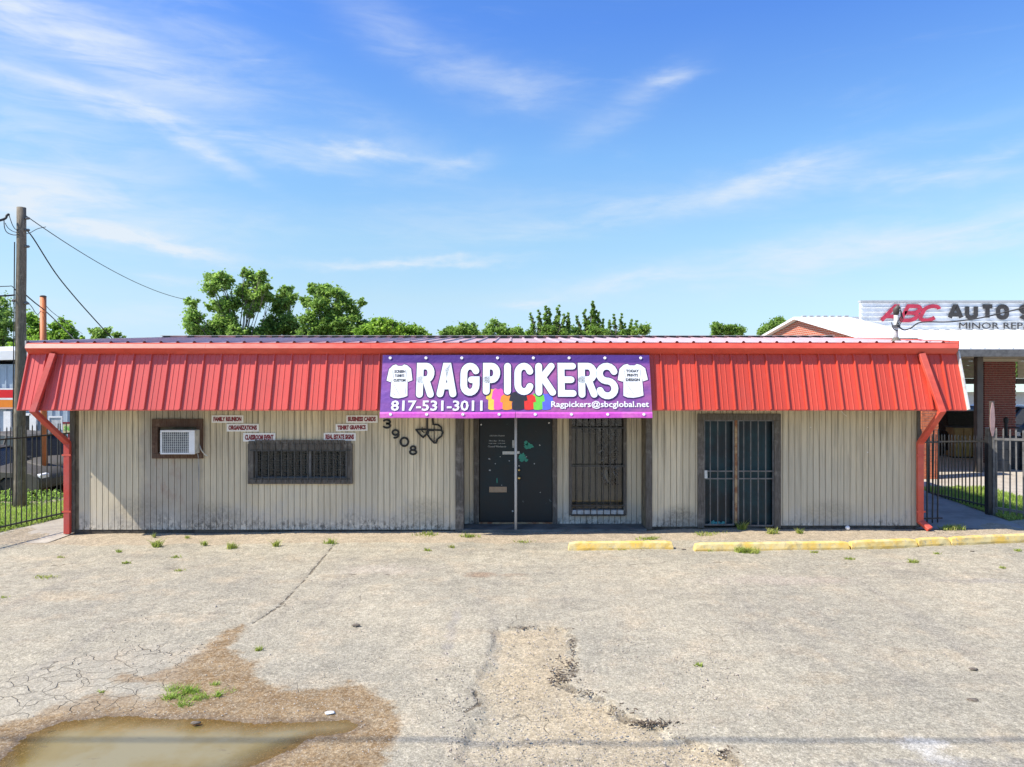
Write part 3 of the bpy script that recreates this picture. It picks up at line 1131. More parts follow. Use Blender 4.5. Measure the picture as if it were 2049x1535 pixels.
# ---- trims
for (a, b, Y, zl, zh, dpt, m) in ((141, 150.5, W, -0.06, ZT, .03, 'darkwood'), (911.5, 928, W, -0.06, 2.9, .035, 'darkwood'), (1292, 1304.5, W, 0.0, 2.9, .035, 'darkwood'), (1834, 1841, W, 0.05, ZT, .03, 'darkwood')):
    mb = MB()
    mb.box(wx(a), wx(b), Y - dpt, Y + 0.023, zl, zh)
    bpart('corner_trim', shift(mb), M[m], bevel=0.004)
for (a, b) in ((948, 958.5), (1105.5, 1115)):
    mb = MB()
    mb.box(rx(a), rx(b), WR - 0.03, WR + 0.023, 0.02, 2.4)
    bpart('door_trim', shift(mb), M['darkwood'], bevel=0.004)
mb = MB()
mb.box(rx(958.5) + .002, rx(1105.5) - .002, WR - 0.028, WR + 0.023, 2.22, 2.34)
bpart('door_trim', shift(mb), M['darkwood'], bevel=0.004)
# foot boards
for (a, b, z0, z1) in ((148, 912, -0.12, -0.008), (1304, 1396, -0.04, 0.052), (1561, 1838, -0.03, 0.072)):
    mb = MB()
    mb.box(wx(a), wx(b), W + 0.012, W + 0.023, z0, z1)
    bpart('foundation', shift(mb), M['found'])
# entrance slab
mb = MB()
mb.box(RX0 + 0.004, RX1 - 0.004, W - 0.10, WR + 0.02, -0.15, 0.018)
bpart('entrance_step', shift(mb), M['slab'], bevel=0.008)

# ---- mansard: metal panels on a backing, gutter, downspouts, added end panels
MYB, MZB, MYT, MZT = 13.40, 2.383, 13.72, 3.47
MX0, MX1 = -9.15, 8.41
mans = MB()
mans.add([(MX0, MYB + .02, MZB + 0.005), (MX1, MYB + .02, MZB + 0.005), (MX1, MYT + .02, MZT), (MX0, MYT + .02, MZT),
          (MX0, MYB + .06, MZB + 0.005), (MX1, MYB + .06, MZB + 0.005), (MX1, MYT + .06, MZT), (MX0, MYT + .06, MZT)],
         [(0, 1, 2, 3), (7, 6, 5, 4), (0, 4, 5, 1), (3, 2, 6, 7), (0, 3, 7, 4), (1, 5, 6, 2)])
mansard = bpart('mansard', shift(mans), M['redtrim'])
slope = Vector((0, MYT - MYB, MZT - MZB))
SL = slope.length
sdir = slope.normalized()
snor = Vector((0, -sdir.z, sdir.y))
npan = 53
pw = (MX1 - MX0) / npan
# cross section of one panel: major rib on its left edge, two small ribs between
ps = [(0.0, 0.0), (0.006, 0.0), (0.014, 0.038), (0.034, 0.038), (0.048, 0.0), (0.125, 0.0), (0.131, 0.007), (0.143, 0.007), (0.150, 0.0),
      (0.222, 0.0), (0.228, 0.007), (0.240, 0.007), (0.247, 0.0), (pw, 0.0)]
pm = MB()
nz = 6
for j in range(nz + 1):
    for (a, h) in ps:
        c = sdir * (SL * j / nz) + snor * h
        pm.v.append((a, c.y, c.z))
k = len(ps)
for j in range(nz):
    for i in range(k - 1):
        pm.f.append((j * k + i, j * k + i + 1, (j + 1) * k + i + 1, (j + 1) * k + i))
pmesh = pm.mesh('metal_panel', M['red'], recalc=False)
for i in range(npan):
    o = link('metal_panel', pmesh, mansard)
    o.location = (MX0 + i * pw, MYB + rnd.uniform(-.004, .004) - W, MZB + rnd.uniform(-.003, .002))
# lower drip edge
mb = MB()
mb.box(MX0, MX1, MYB + 0.004, MYB + 0.10, MZB - 0.018, MZB + 0.002)
bpart('drip_edge', shift(mb), M['redtrim'])
# soffit
mb = MB()  # unseen underside, added to keep light off the wall
mb.box(MX0 + .02, RX0 - 0.2, MYB + 0.12, W - 0.002, MZB + 0.03, MZB + 0.06)
mb.box(RX1 + 0.2, MX1 - .02, MYB + 0.12, W - 0.002, MZB + 0.03, MZB + 0.06)
mb.box(MX0 + .02, XL - .002, W + .002, 24.3, 3.36, 3.40)
mb.box(XRr + .002, MX1 - .02, W + .002, 24.3, 3.36, 3.40)
bpart('unseen_soffit', shift(mb), M['siding'])
for s, X0 in ((0, MX0 - 0.012), (1, MX1 + 0.002)):  # end panels added; the left, unseen one shapes the lit triangle on the wall
    mb = MB()
    mb.prism([(MYB, MZB - 0.01), (W, MZB - 0.01), (W, 3.45), (MYT, 3.45)], 'x', X0, X0 + 0.010)
    bpart('added_end_panel', shift(mb), M['redtrim'] if s == 0 else M['white'])
mb = MB()
d = snor * 0.05
mb.obox((MX1 + 0.015, (MYB + MYT) / 2 - 0.02, (MZB + MZT) / 2), (0.014, 0, 0), snor * 0.04, sdir * SL / 2)
bpart('edge_trim', shift(mb), M['offwhite'])
# gutter
GX0, GX1 = PXx(50, 13.57), PXx(1919, 13.57)
GP = [(13.46, 3.612), (13.452, 3.606), (13.440, 3.520), (13.462, 3.505), (13.575, 3.418), (13.60, 3.410), (13.70, 3.410), (13.70, 3.600)]
GP = [(13.625, 3.618), (13.61, 3.614), (13.565, 3.528), (13.575, 3.514), (13.655, 3.430), (13.67, 3.424), (13.80, 3.424), (13.80, 3.60)]
mb = MB()
mb.prism(GP, 'x', GX0, GX1)
bpart('gutter', shift(mb), M['redtrim'])
for gx in (-5.8, -2.7, 0.4, 3.5, 6.6):
    mb = MB()
    mb.prism([(a - 0.0025, b) for (a, b) in GP[1:6]] + [(13.70, 3.45), (13.60, 3.6)], 'x', gx, gx + 0.05)
    bpart('gutter_joint', shift(mb), M['redtrim'])
# roof sheets: front slope up to the ridge
RY0, RZ0, RYr, RZr = 13.63, 3.636, 19.0, 3.985
nroof = 56
rw = (GX1 + 0.02 - (GX0 - 0.02)) / nroof
mb = MB()
prof = [(0, 0), (0.02, 0.028), (0.05, 0.028), (0.07, 0.0), (rw, 0.0)]
for (a, h) in prof:
    mb.v += [(a, 0, h), (a, RYr - RY0, RZr - RZ0 + h)]
for i in range(len(prof) - 1):
    mb.f.append((2 * i, 2 * i + 2, 2 * i + 3, 2 * i + 1))
rmesh = mb.mesh('roof_sheet', M['roofmetal'], recalc=False)
mb = MB()
mb.add([(GX0 - .02, RY0 + .01, RZ0 - .012), (GX1 + .02, RY0 + .01, RZ0 - .012), (GX1 + .02, RYr, RZr - .012), (GX0 - .02, RYr, RZr - .012),
        (GX1 + .02, 24.6, RZ0 - .02), (GX0 - .02, 24.6, RZ0 - .02)], [(0, 1, 2, 3), (3, 2, 4, 5)])
roof = bpart('roof', shift(mb), M['roofmetal'], recalc=False)
for i in range(nroof):
    o = link('roof_sheet', rmesh, roof)
    o.location = (GX0 - 0.02 + i * rw, RY0 - W, RZ0)
mb = MB()
mb.prism([(RYr - .16, RZr + .060), (RYr - .16, RZr + .068), (RYr, RZr + .076), (RYr + .2, RZr + .068), (RYr + .2, RZr + .060)], 'x', GX0 - .03, GX1 + .03)
rc = mb.build('ridge_cap', M['offwhite'], roof)
rc.location = (0, -W, 0)
# dark closure blocks under the ridge cap
mbc = MB()
mbc.box(0, rw - 0.15, -0.02, 0.0, -0.014, 0.062)
cm = mbc.mesh('ridge_closure', M['black'])
for i in range(nroof):
    if i < 8 and i % 2:
        continue
    o = link('ridge_closure', cm, roof)
    o.location = (GX0 - 0.02 + i * rw + 0.085, RYr - .16 - W, RZr - 0.004)
mb = MB()
mb.box(GX0, GX1, RYr - .10, RYr - .09, RZr - .02, RZr + .058)  # added strip, lightens the dark gaps between the closure blocks
fl_ = mb.build('added_ridge_strip', M['roofmetal'], roof)
fl_.location = (0, -W, 0)
for xx in (GX0 - 0.03, GX1 + 0.01):
    mb = MB()
    mb.add([(xx, RY0 - .02, RZ0 - .10), (xx + .02, RY0 - .02, RZ0 - .10), (xx + .02, RYr, RZr - .08), (xx, RYr, RZr - .08),
            (xx, RY0 - .02, RZ0 + .035), (xx + .02, RY0 - .02, RZ0 + .035), (xx + .02, RYr, RZr + .035), (xx, RYr, RZr + .035)],
           [(0, 1, 2, 3), (7, 6, 5, 4), (0, 4, 5, 1), (3, 2, 6, 7), (0, 3, 7, 4), (1, 5, 6, 2)])
    bpart('rake_trim', shift(mb), M['offwhite'] if xx < 0 else M['redtrim'])
# roof edge lip showing over the gutter
mb = MB()
mb.box(GX0 - .005, GX1 + .005, 13.63, 13.74, 3.620, 3.632)
bpart('eave_trim', shift(mb), M['redtrim'])

# downspouts


def downspout(xt, xb, xw, kick):
    mb = MB()
    w_, dp = 0.118, 0.075
    off = snor * 0.078
    p0 = Vector((xt, MYT, MZT)) - sdir * 0.07 + off
    p1 = Vector((xb, MYB, MZB)) - sdir * 0.045 + off
    p2 = Vector((xw, W - 0.075, 1.70))
    zb = float(gz(xw, W)) + (0.16 if kick else 0.02)
    p3 = Vector((xw, W - 0.075, zb))
    pts = [p0, p1, p2, p3]
    if kick:
        pts.append(Vector((xw + 0.10, W - 0.24, zb - 0.13)))
    rings = []
    for i, p in enumerate(pts):
        tin = (pts[i] - pts[i - 1]).normalized() if i > 0 else (pts[1] - pts[0]).normalized()
        tout = (pts[i + 1] - pts[i]).normalized() if i < len(pts) - 1 else tin
        t = (tin + tout).normalized()
        ax = Vector((1, 0, 0))
        n = t.cross(ax).normalized()
        k_ = 1 / max(t.dot(tin), 0.5)
        ax = n.cross(t).normalized()
        rings.append([p + ax * sx * w_ / 2 + n * sy * dp / 2 * k_ for (sx, sy) in ((-1, -1), (1, -1), (1, 1), (-1, 1))])
    for r in rings:
        mb.v += [tuple(q) for q in r]
    for i in range(len(rings) - 1):
        for j in range(4):
            j2 = (j + 1) % 4
            mb.f.append((i * 4 + j, i * 4 + j2, (i + 1) * 4 + j2, (i + 1) * 4 + j))
    mb.f += [(0, 1, 2, 3), tuple((len(rings) - 1) * 4 + j for j in (3, 2, 1, 0))]
    o = bpart('downspout', shift(mb), M['redpipe'] if not kick else M['redtrim'], bevel=0.006)
    for z in (0.35, 1.45):
        s = MB()
        s.box(xw - 0.085, xw + 0.085, W - 0.117, W - 0.113, z, z + 0.035)
        shift(s).build('strap', M['redtrim'], o)
    return o


downspout(-8.62, -8.79, -8.665, False)
downspout(7.70, 7.90, 7.955, True)

# ---- window with iron grille
win = MB()
X0, X1, Z0, Z1 = wx(497), wx(706), wz(968), wz(888)
fw = 0.115
for (a, b, c, d) in ((X0, X1, Z1 - fw, Z1), (X0, X1, Z0, Z0 + fw * .8), (X0, X0 + fw, Z0 + fw * .8 + .001, Z1 - fw - .001), (X1 - fw, X1, Z0 + fw * .8 + .001, Z1 - fw - .001)):
    win.box(a, b, W - 0.045, W + 0.05, c, d)
wo = bpart('window', shift(win), M['darkwood'], bevel=0.004)
mb = MB()
mb.add([(X0 + fw, W + .09, Z0 + .07), (X1 - fw, W + .09, Z0 + .07), (X1 - fw, W + .09, Z1 - fw), (X0 + fw, W + .09, Z1 - fw)], [(0, 1, 2, 3)])
shift(mb).build('pane', M['glass'], wo)
mb = MB()
for (a, b, c, d) in ((X0 + fw, X1 - fw, Z1 - fw - .04, Z1 - fw + .02), (X0 + fw, X1 - fw, Z0 + .05, Z0 + .13), (X0 + fw, X0 + fw + .04, Z0 + .131, Z1 - fw - .041), (X1 - fw - .04, X1 - fw, Z0 + .131, Z1 - fw - .041), (-4.0, -3.95, Z0 + .131, Z1 - fw - .041)):
    mb.box(a, b, W + 0.065, W + 0.088, c, d)
shift(mb).build('sash', M['greyiron'], wo)
sl = MB()
sl.box(X0 + fw + .02, X1 - fw - .02, -0.012, 0.012, -0.002, 0.002)
slm = sl.mesh('blind_slat', simple('dark_blind', (.16, .165, .16), .5))
for i in range(15):
    o = link('blind_slat', slm, wo)
    o.location = (0, 0.15, Z0 + .14 + i * 0.033)
    o.rotation_euler = (R(38), 0, 0)
mb = MB()
mb.box(X0 + .1, X1 - .1, W + 0.5, W + 0.52, Z0 - .1, Z1 + .1)
mb.box(X0 + .1, X1 - .1, W + 0.165, W + 0.5, Z0 - .12, Z0 - .101)
mb.box(X0 + .1, X1 - .1, W + 0.165, W + 0.5, Z1 + .101, Z1 + .12)
mb.box(X0 + .08, X0 + .1, W + 0.165, W + 0.5, Z0 - .1, Z1 + .1)
mb.box(X1 - .1, X1 - .08, W + 0.165, W + 0.5, Z0 - .1, Z1 + .1)
bpart('interior', shift(mb), M['interior'])
barm = MB()
barm.box(-0.007, 0.007, -0.007, 0.007, 0, Z1 - Z0 + 0.0)
bm_ = barm.mesh('window_bar', simple('dull_bar', (.075, .072, .065), .6))
for i in range(15):
    o = link('window_bar', bm_, wo)
    o.location = (X0 + 0.16 + i * (X1 - X0 - .26) / 14, -0.062, Z0 + 0.03)
for z in (Z0 + 0.10, Z1 - 0.14):
    mb = MB()
    mb.box(X0 + 0.05, X1 - 0.05, W - 0.054, W - 0.048, z, z + 0.022)
    shift(mb).build('grille_rail', M['iron'], wo)
cb = MB()
cb.box(0, 0.115, -0.012, 0, 0, 0.075)
cbm = cb.mesh('siding_board', M['darkwood'])
for i in range(16):
    o = link('trim_block', cbm, wo)
    o.location = (X0 + 0.02 + i * 0.1255, -0.03, Z1 + 0.001 + rnd.uniform(-.002, .004))
    if i in (0, 15):
        o.location.z -= .02

# ---- surround and air conditioner
X0, X1, Z0, Z1 = wx(306), wx(407), wz(917), wz(838)
mb = MB()
fw = 0.155
for (a, b, c, d) in ((X0, X1, Z1 - fw, Z1), (X0, X1, Z0, Z0 + .10), (X0, X0 + fw * .75, Z0 + .101, Z1 - fw - .001), (X1 - fw * .75, X1, Z0 + .101, Z1 - fw - .001)):
    mb.box(a, b, W - 0.05, W + 0.04, c, d)
bpart('surround', shift(mb), M['brownwood'], bevel=0.004)
mb = MB()
mb.box(X0 + .05, X1 - .05, W + 0.10, W + 0.12, Z0, Z1)
bpart('surround_back', shift(mb), M['backing'])
ac = thing('air_conditioner', 'white window air conditioner in the brown wooden surround', 'air conditioner', (wx(356), W, wz(884)))
AY = 13.93
ax0, ax1, az0, az1 = PXx(321, AY), PXx(390, AY), PZz(909, AY), PZz(861, AY)
o0 = Vector((wx(356), W, wz(884)))


def rel(mb, o=o0):
    mb.v = [(a - o.x, b - o.y, c - o.z) for (a, b, c) in mb.v]
    return mb


mb = MB()
mb.box(ax0 + .004, ax1 - .004, AY + .012, W + 0.09, az0 + .004, az1 - .004)
rel(mb).build('casing', M['offwhite'], ac, bevel=0.008)
mb = MB()
gw0, gw1 = ax0 + 0.035, ax1 - 0.115
for (a, b, c, d) in ((ax0, ax1, az1 - .035, az1), (ax0, ax1, az0, az0 + .03), (ax0, gw0, az0 + .031, az1 - .036), (gw1, ax1, az0 + .031, az1 - .036)):
    mb.box(a, b, AY - .012, AY + 0.011, c, d)
rel(mb).build('front_frame', M['white'], ac, bevel=0.004)
mb = MB()
mb.box(gw0, gw1, AY + .004, AY + 0.008, az0 + .03, az1 - .035)
rel(mb).build('grille_back', M['drum'], ac)
gm = MB()
gm.box(gw0, gw1, -0.004, 0.003, -.0045, .0045)
rel(gm, Vector((o0.x, 0, 0)))
gmm = gm.mesh('grille_slat', M['offwhite'])
for i in range(12):
    o = link('grille_slat', gmm, ac)
    o.location = (0, AY - W, az0 + .048 + i * (az1 - az0 - .10) / 11 - o0.z)
gm = MB()
gm.box(-.0045, .0045, -0.007, -0.0045, az0 + .031, az1 - .036)
rel(gm, Vector((0, 0, o0.z)))
gmm = gm.mesh('grille_rib', M['offwhite'])
for i in range(13):
    o = link('grille_rib', gmm, ac)
    o.location = (gw0 + .025 + i * (gw1 - gw0 - .05) / 12 - o0.x, AY - W, 0)
mb = MB()
mb.tube([(ax1 + .01, 14.1, az0 + .17), (ax1 + .05, 14.09, az0 + .07), (ax1 + .10, 14.12, az0 - .02), (ax1 + .16, 14.13, az0 - .06)], 0.011, 6)
rel(mb).build('power_cord', M['offwhite'], ac, smooth=True)
mb = MB()
mb.tube([(ax1 - .03, 14.12, az0 - .01), (ax1 - .03, 14.16, az0 - .10), (ax1 - .02, 14.165, 1.2), (ax1 - .035, 14.168, 0.5)], 0.009, 6)
rel(mb).build('drain_tube', M['greyp'], ac, smooth=True)

# ---- entrance doors
for (a, b, nm) in ((960, 1031.0, 'left'), (1033.0, 1105, 'right')):
    mb = MB()
    mb.box(rx(a), rx(b), WR + 0.005, WR + 0.05, 0.055, 2.215)
    d = bpart('door', shift(mb), M['door'], bevel=0.004)
    if nm == 'left':
        d['label'] = 'black door leaf with brass mail slot and white lettering'
        ms = MB()
        x0, x1, z0, z1 = rx(979), rx(1014), rz(985), rz(974)
        for (p, q, r_, s) in ((x0, x1, z1 - .018, z1), (x0, x1, z0, z0 + .018), (x0, x0 + .02, z0 + .0181, z1 - .0181), (x1 - .02, x1, z0 + .0181, z1 - .0181)):
            ms.box(p, q, WR - .012, WR + .004, r_, s)
        ms.box(x0 + .02, x1 - .02, WR - .004, WR + .003, z0 + .018, z1 - .018)
        shift(ms).build('mail_slot', M['mailslot'], d)
        dl = d
    else:
        d['label'] = 'black door leaf with brass knob, locks and a green paint splash'
        dr = d
        for (px, py, r_) in ((1038.5, 940, .028), (1038.5, 956, .034)):
            k_ = MB()
            prof_ = [(r_ * .9, 0), (r_ * .9, .008), (r_ * .4, .012), (r_ * .4, .03), (r_ * .85, .04), (r_, .055), (r_ * .7, .07), (0.002, .074)]
            k_.lathe(prof_, n=14)
            kk = k_.mesh('knob' if py == 956 else 'deadbolt', M['brass'], smooth=True)
            ko = link('knob' if py == 956 else 'deadbolt', kk, d)
            ko.location = (rx(px), WR - W + 0.004, rz(py))
            ko.rotation_euler = (R(90), 0, 0)
mb = MB()
mb.box(rx(958.5), rx(1105.5), WR - 0.03, WR + 0.02, 0.019, 0.050)
bpart('threshold', shift(mb), M['rust'], bevel=.003)
mb = MB()
mb.box(rx(958), rx(1106), WR + .07, WR + .1, 0.0, 2.35)
bpart('door_back', shift(mb), M['black'])
# ---- display window
X0, X1, Z0, Z1 = rx(1138.5), rx(1253.5), rz(1031), 2.40
mb = MB()
fw = 0.06
for (a, b, c, d) in ((X0, X1, Z1 - fw, Z1), (X0, X1, Z0, Z0 + .02), (X0, X0 + fw, Z0 + .021, Z1 - fw - .001), (X1 - fw, X1, Z0 + .021, Z1 - fw - .001)):
    mb.box(a, b, WR - 0.03, WR + 0.13, c, d)
dw = bpart('display_window', shift(mb), M['darkwood'], bevel=.003)
mb = MB()
mb.box(X0 + fw, X1 - fw, WR - 0.01, WR + 0.13, Z0 + .021, Z0 + .10)
shift(mb).build('sill', M['offwhite'], dw, bevel=.003)
mb = MB()
mb.add([(X0 + fw, WR + .10, Z0 + .10), (X1 - fw, WR + .10, Z0 + .10), (X1 - fw, WR + .10, Z1 - fw), (X0 + fw, WR + .10, Z1 - fw)], [(0, 1, 2, 3)])
shift(mb).build('pane', M['glass2'], dw)
mb = MB()
mb.box(X0 + .03, X1 - .03, WR + .55, WR + .57, 0, 2.6)
mb.box(X0 + .01, X0 + .03, WR + .13, WR + .57, 0, 2.6)
mb.box(X1 - .03, X1 - .01, WR + .13, WR + .57, 0, 2.6)
mb.box(X0 + .03, X1 - .03, WR + .13, WR + .55, 0.2, Z0 + .02)
mb.box(X0 + .03, X1 - .03, WR + .13, WR + .55, 2.45, 2.5)
bpart('display_box', shift(mb), M['tanint'])
bars = [1154, 1168, 1181, 1194, 1207, 1221, 1234]
for px in bars:
    mb = MB()
    mb.bar((rx(px), WR - .045, Z0 + .0), (rx(px), WR - .045, 2.38), 0.017)
    shift(mb).build('window_bar', M['iron'], dw)
for z in (rz(932), rz(1011), rz(856), Z0 + .006):
    mb = MB()
    mb.bar((X0 + .04, WR - .050, z), (X1 - .04, WR - .050, z), 0.012, .024)
    shift(mb).build('grille_rail', M['iron'], dw)
# crumpled black plastic hanging inside the display window


def crumple():
    mb = MB()
    nx_, nz_ = 46, 70
    xa, xb, za, zb = X0 + .07, X1 - .07, .60, 2.34
    for j in range(nz_ + 1):
        for i in range(nx_ + 1):
            u, v = i / nx_, j / nz_
            x = xa + (xb - xa) * u
            z = za + (zb - za) * v
            y = 0.055 * math.sin(u * 15 + 4 * math.sin(v * 7)) + 0.03 * math.sin(v * 19 + u * 9 + 3 * math.sin(u * 7)) + 0.012 * math.sin(u * 41 + v * 33)
            mb.v.append((x, WR + .24 + y, z))
    for j in range(nz_):
        for i in range(nx_):
            u, v = (i + .5) / nx_, (j + .5) / nz_
            # swag across the top, long tail down the right side
            top = 0.74 + 0.05 * math.cos(u * 6.5) + 0.02 * math.sin(u * 19)
            tail = max(0.72 - (u - 0.47) * 3.4, 0.06 + .1 * abs(u - .8)) + 0.03 * math.sin(v * 21)
            ok = v > top or (u > 0.47 and v > tail and u < .93 + .03 * math.sin(v * 30))
            if ok:
                a = j * (nx_ + 1) + i
                mb.f.append((a, a + 1, a + nx_ + 2, a + nx_ + 1))
    m_ = mb.mesh('plastic_sheet', M['plastic'], recalc=False)
    bm = bmesh.new()
    bm.from_mesh(m_)
    bmesh.ops.delete(bm, geom=[v for v in bm.verts if not v.link_faces], context='VERTS')
    bm.to_mesh(m_)
    bm.free()
    m_.shade_smooth()
    o = link('plastic_sheet', m_)
    md = o.modifiers.new('thickness', 'SOLIDIFY')
    md.thickness = .002
    return tag(o, 'crumpled black plastic sheet hanging inside the barred display window', 'plastic sheet')


crumple()
# small white decal at lower left of the display window
# ---- white pipe in front of the doors
pole = MB()
pole.tube([(PXx(1032, 14.12), 14.12, 0.018), (PXx(1032, 14.12), 14.12, 2.9)], 0.026, 14)
o = pole.build('support_pole', M['greyp'], smooth=False)
o.data.shade_smooth()
M['palepole'] = simple('pale_grey_pole', (0.50, 0.51, 0.52), 0.4, 0.06, 3)
o.data.materials[0] = M['palepole']
tag(o, 'slim pale grey pole standing before the black double doors', 'pole')

# ---- right gate: frame, dark doors, iron leaves
X0, X1, Z0, Z1 = wx(1395.5), wx(1561.5), 0.03, wz(828)
mb = MB()
fw = 0.125
for (a, b, c, d) in ((X0, X1, Z1 - fw, Z1), (X0, X0 + fw, Z0, Z1 - fw - .001), (X1 - fw, X1, Z0, Z1 - fw - .001)):
    mb.box(a, b, W - 0.035, W + 0.05, c, d)
gf = bpart('gate_frame', shift(mb), M['darkwood'], bevel=.005)
for (a, b) in ((X0 + fw + .002, wx(1477) - .004), (wx(1477) + .004, X1 - fw - .002)):
    mb = MB()
    mb.box(a, b, W + .13, W + .17, 0.06, Z1 - fw - .01)
    bpart('door', shift(mb), M['gatedoor'])
mb = MB()
mb.box(X0 + .1, X1 - .1, W + .19, W + .2, 0.0, Z1)
bpart('door_back', shift(mb), M['black'])
gy = W + 0.015


def leaf(xa, xb, za, zb, bars_, m, nm):
    fr = MB()
    t_ = 0.03
    for (a, b, c, d) in ((xa, xb, zb - t_, zb), (xa, xb, za, za + t_), (xa, xa + t_, za + t_ + .0005, zb - t_ - .0005), (xb - t_, xb, za + t_ + .0005, zb - t_ - .0005)):
        fr.box(a, b, gy - .012, gy + .012, c, d)
    lf = bpart('security_gate', shift(fr), m)
    for z in (wz(958), wz(943)):
        r_ = MB()
        r_.box(xa + t_ + .001, xb - t_ - .001, gy - .014, gy + .010, z - .012, z + .012)
        shift(r_).build('gate_rail', M['greyiron'], lf)
    for px in bars_:
        b_ = MB()
        b_.box(wx(px) - .009, wx(px) + .009, gy - .010, gy + .008, za + t_ + .001, zb - t_ - .001)
        shift(b_).build('gate_bar', M['greyiron'], lf)
    return lf


lf = leaf(wx(1408), wx(1469.5), 0.075, wz(840), (1421.5, 1436.5, 1452.5), M['greyiron'], 'l')
leaf(wx(1476), wx(1549), 0.055, wz(840), (1488.5, 1502.5, 1517.5, 1532.5), M['greyiron'], 'r')
mb = MB()
mb.box(wx(1470.2), wx(1475.2), gy - .02, gy + .012, 0.12, wz(839))
bpart('centre_post', shift(mb), M['rust'])
mb = MB()
mb.box(wx(1409), wx(1415), gy - .04, gy - .013, wz(957), wz(941))
shift(mb).build('lock_box', M['offwhite'], lf, bevel=.003)
# white specks: screws and staples left on the siding
for i, (px, py, s) in enumerate(((1622, 855, .010), (1736, 855, .010), (1736, 905, .012))):
    mb = MB()
    mb.box(wx(px) - s, wx(px) + s, W - .006, W + .001, wz(py) - s * .6, wz(py) + s * .6)
    bpart('staple', shift(mb), M['white'])
for (pts) in (((1681, 820), (1686, 828), (1692, 833)), ((1735, 819), (1738, 824), (1741, 826))):
    mb = MB()
    mb.tube([(wx(a), W - .02 - .02 * i, wz(b)) for i, (a, b) in enumerate(pts)], .005, 5)
    bpart('loose_wire', shift(mb), M['white'])

# ================================================================== LETTERING
def text_mesh(s, h, m, bold=0.0, extrude=0.002, name='lettering', align='CENTER', xs=1.0):
    cu = bpy.data.curves.new(name, 'FONT')
    cu.body = s
    cu.size = 1.0
    cu.offset = bold
    cu.extrude = extrude / h if h else 0
    cu.align_x = align
    cu.resolution_u = 2
    ob = bpy.data.objects.new(name, cu)
    sc.collection.objects.link(ob)
    dg = bpy.context.evaluated_depsgraph_get()
    dg.update()
    me = bpy.data.meshes.new_from_object(ob.evaluated_get(dg))
    bpy.data.objects.remove(ob)
    bpy.data.curves.remove(cu)
    n = len(me.vertices)
    co = np.zeros(n * 3, np.float32)
    me.vertices.foreach_get('co', co)
    co = co.reshape(-1, 3)
    lo, hi = co.min(0), co.max(0)
    return me, co, lo, hi


def fit_text(s, w, h, m, bold=0.0, extrude=0.002, name='lettering'):
    """text mesh in the xy plane filling w x h, centred"""
    me, co, lo, hi = text_mesh(s, 1.0, m, bold, extrude, name)
    c = (lo + hi) / 2
    co = (co - c)
    co[:, 0] *= w / (hi[0] - lo[0])
    co[:, 1] *= h / (hi[1] - lo[1])
    co[:, 2] *= extrude / max(hi[2] - lo[2], 1e-6)
    me.vertices.foreach_set('co', co.ravel())
    me.update()
    me.name = name
    me.materials.clear()
    me.materials.append(m)
    return me


def split_islands(me, name):
    n = len(me.vertices)
    par = list(range(n))

    def find(a):
        while par[a] != a:
            par[a] = par[par[a]]
            a = par[a]
        return a
    for e in me.edges:
        a, b = find(e.vertices[0]), find(e.vertices[1])
        par[a] = b
    # front, back and side of one character share their place: group by x overlap
    iv = {}
    for i, v in enumerate(me.vertices):
        r = find(i)
        lo, hi = iv.get(r, (1e9, -1e9))
        iv[r] = (min(lo, v.co.x), max(hi, v.co.x))
    cl = []
    for r, (lo, hi) in sorted(iv.items(), key=lambda q: q[1][0]):
        if cl and lo < cl[-1][1] - 1e-5:
            cl[-1] = (cl[-1][0], max(hi, cl[-1][1]), cl[-1][2] + [r])
        else:
            cl.append((lo, hi, [r]))
    out = []
    for (_, _, rs) in cl:
        S = set(rs)
        vi = [i for i in range(n) if find(i) in S]
        mp = {i: k for k, i in enumerate(vi)}
        m2 = bpy.data.meshes.new(name)
        m2.from_pydata([tuple(me.vertices[i].co) for i in vi], [], [tuple(mp[i] for i in p.vertices) for p in me.polygons if p.vertices[0] in mp])
        m2.materials.append(me.materials[0])
        out.append(m2)
    return out


def arc(cx, cy, rx_, ry_, a0, a1, n=9):
    return [(cx + rx_ * math.cos(R(a0 + (a1 - a0) * i / n)), cy + ry_ * math.sin(R(a0 + (a1 - a0) * i / n))) for i in range(n + 1)]


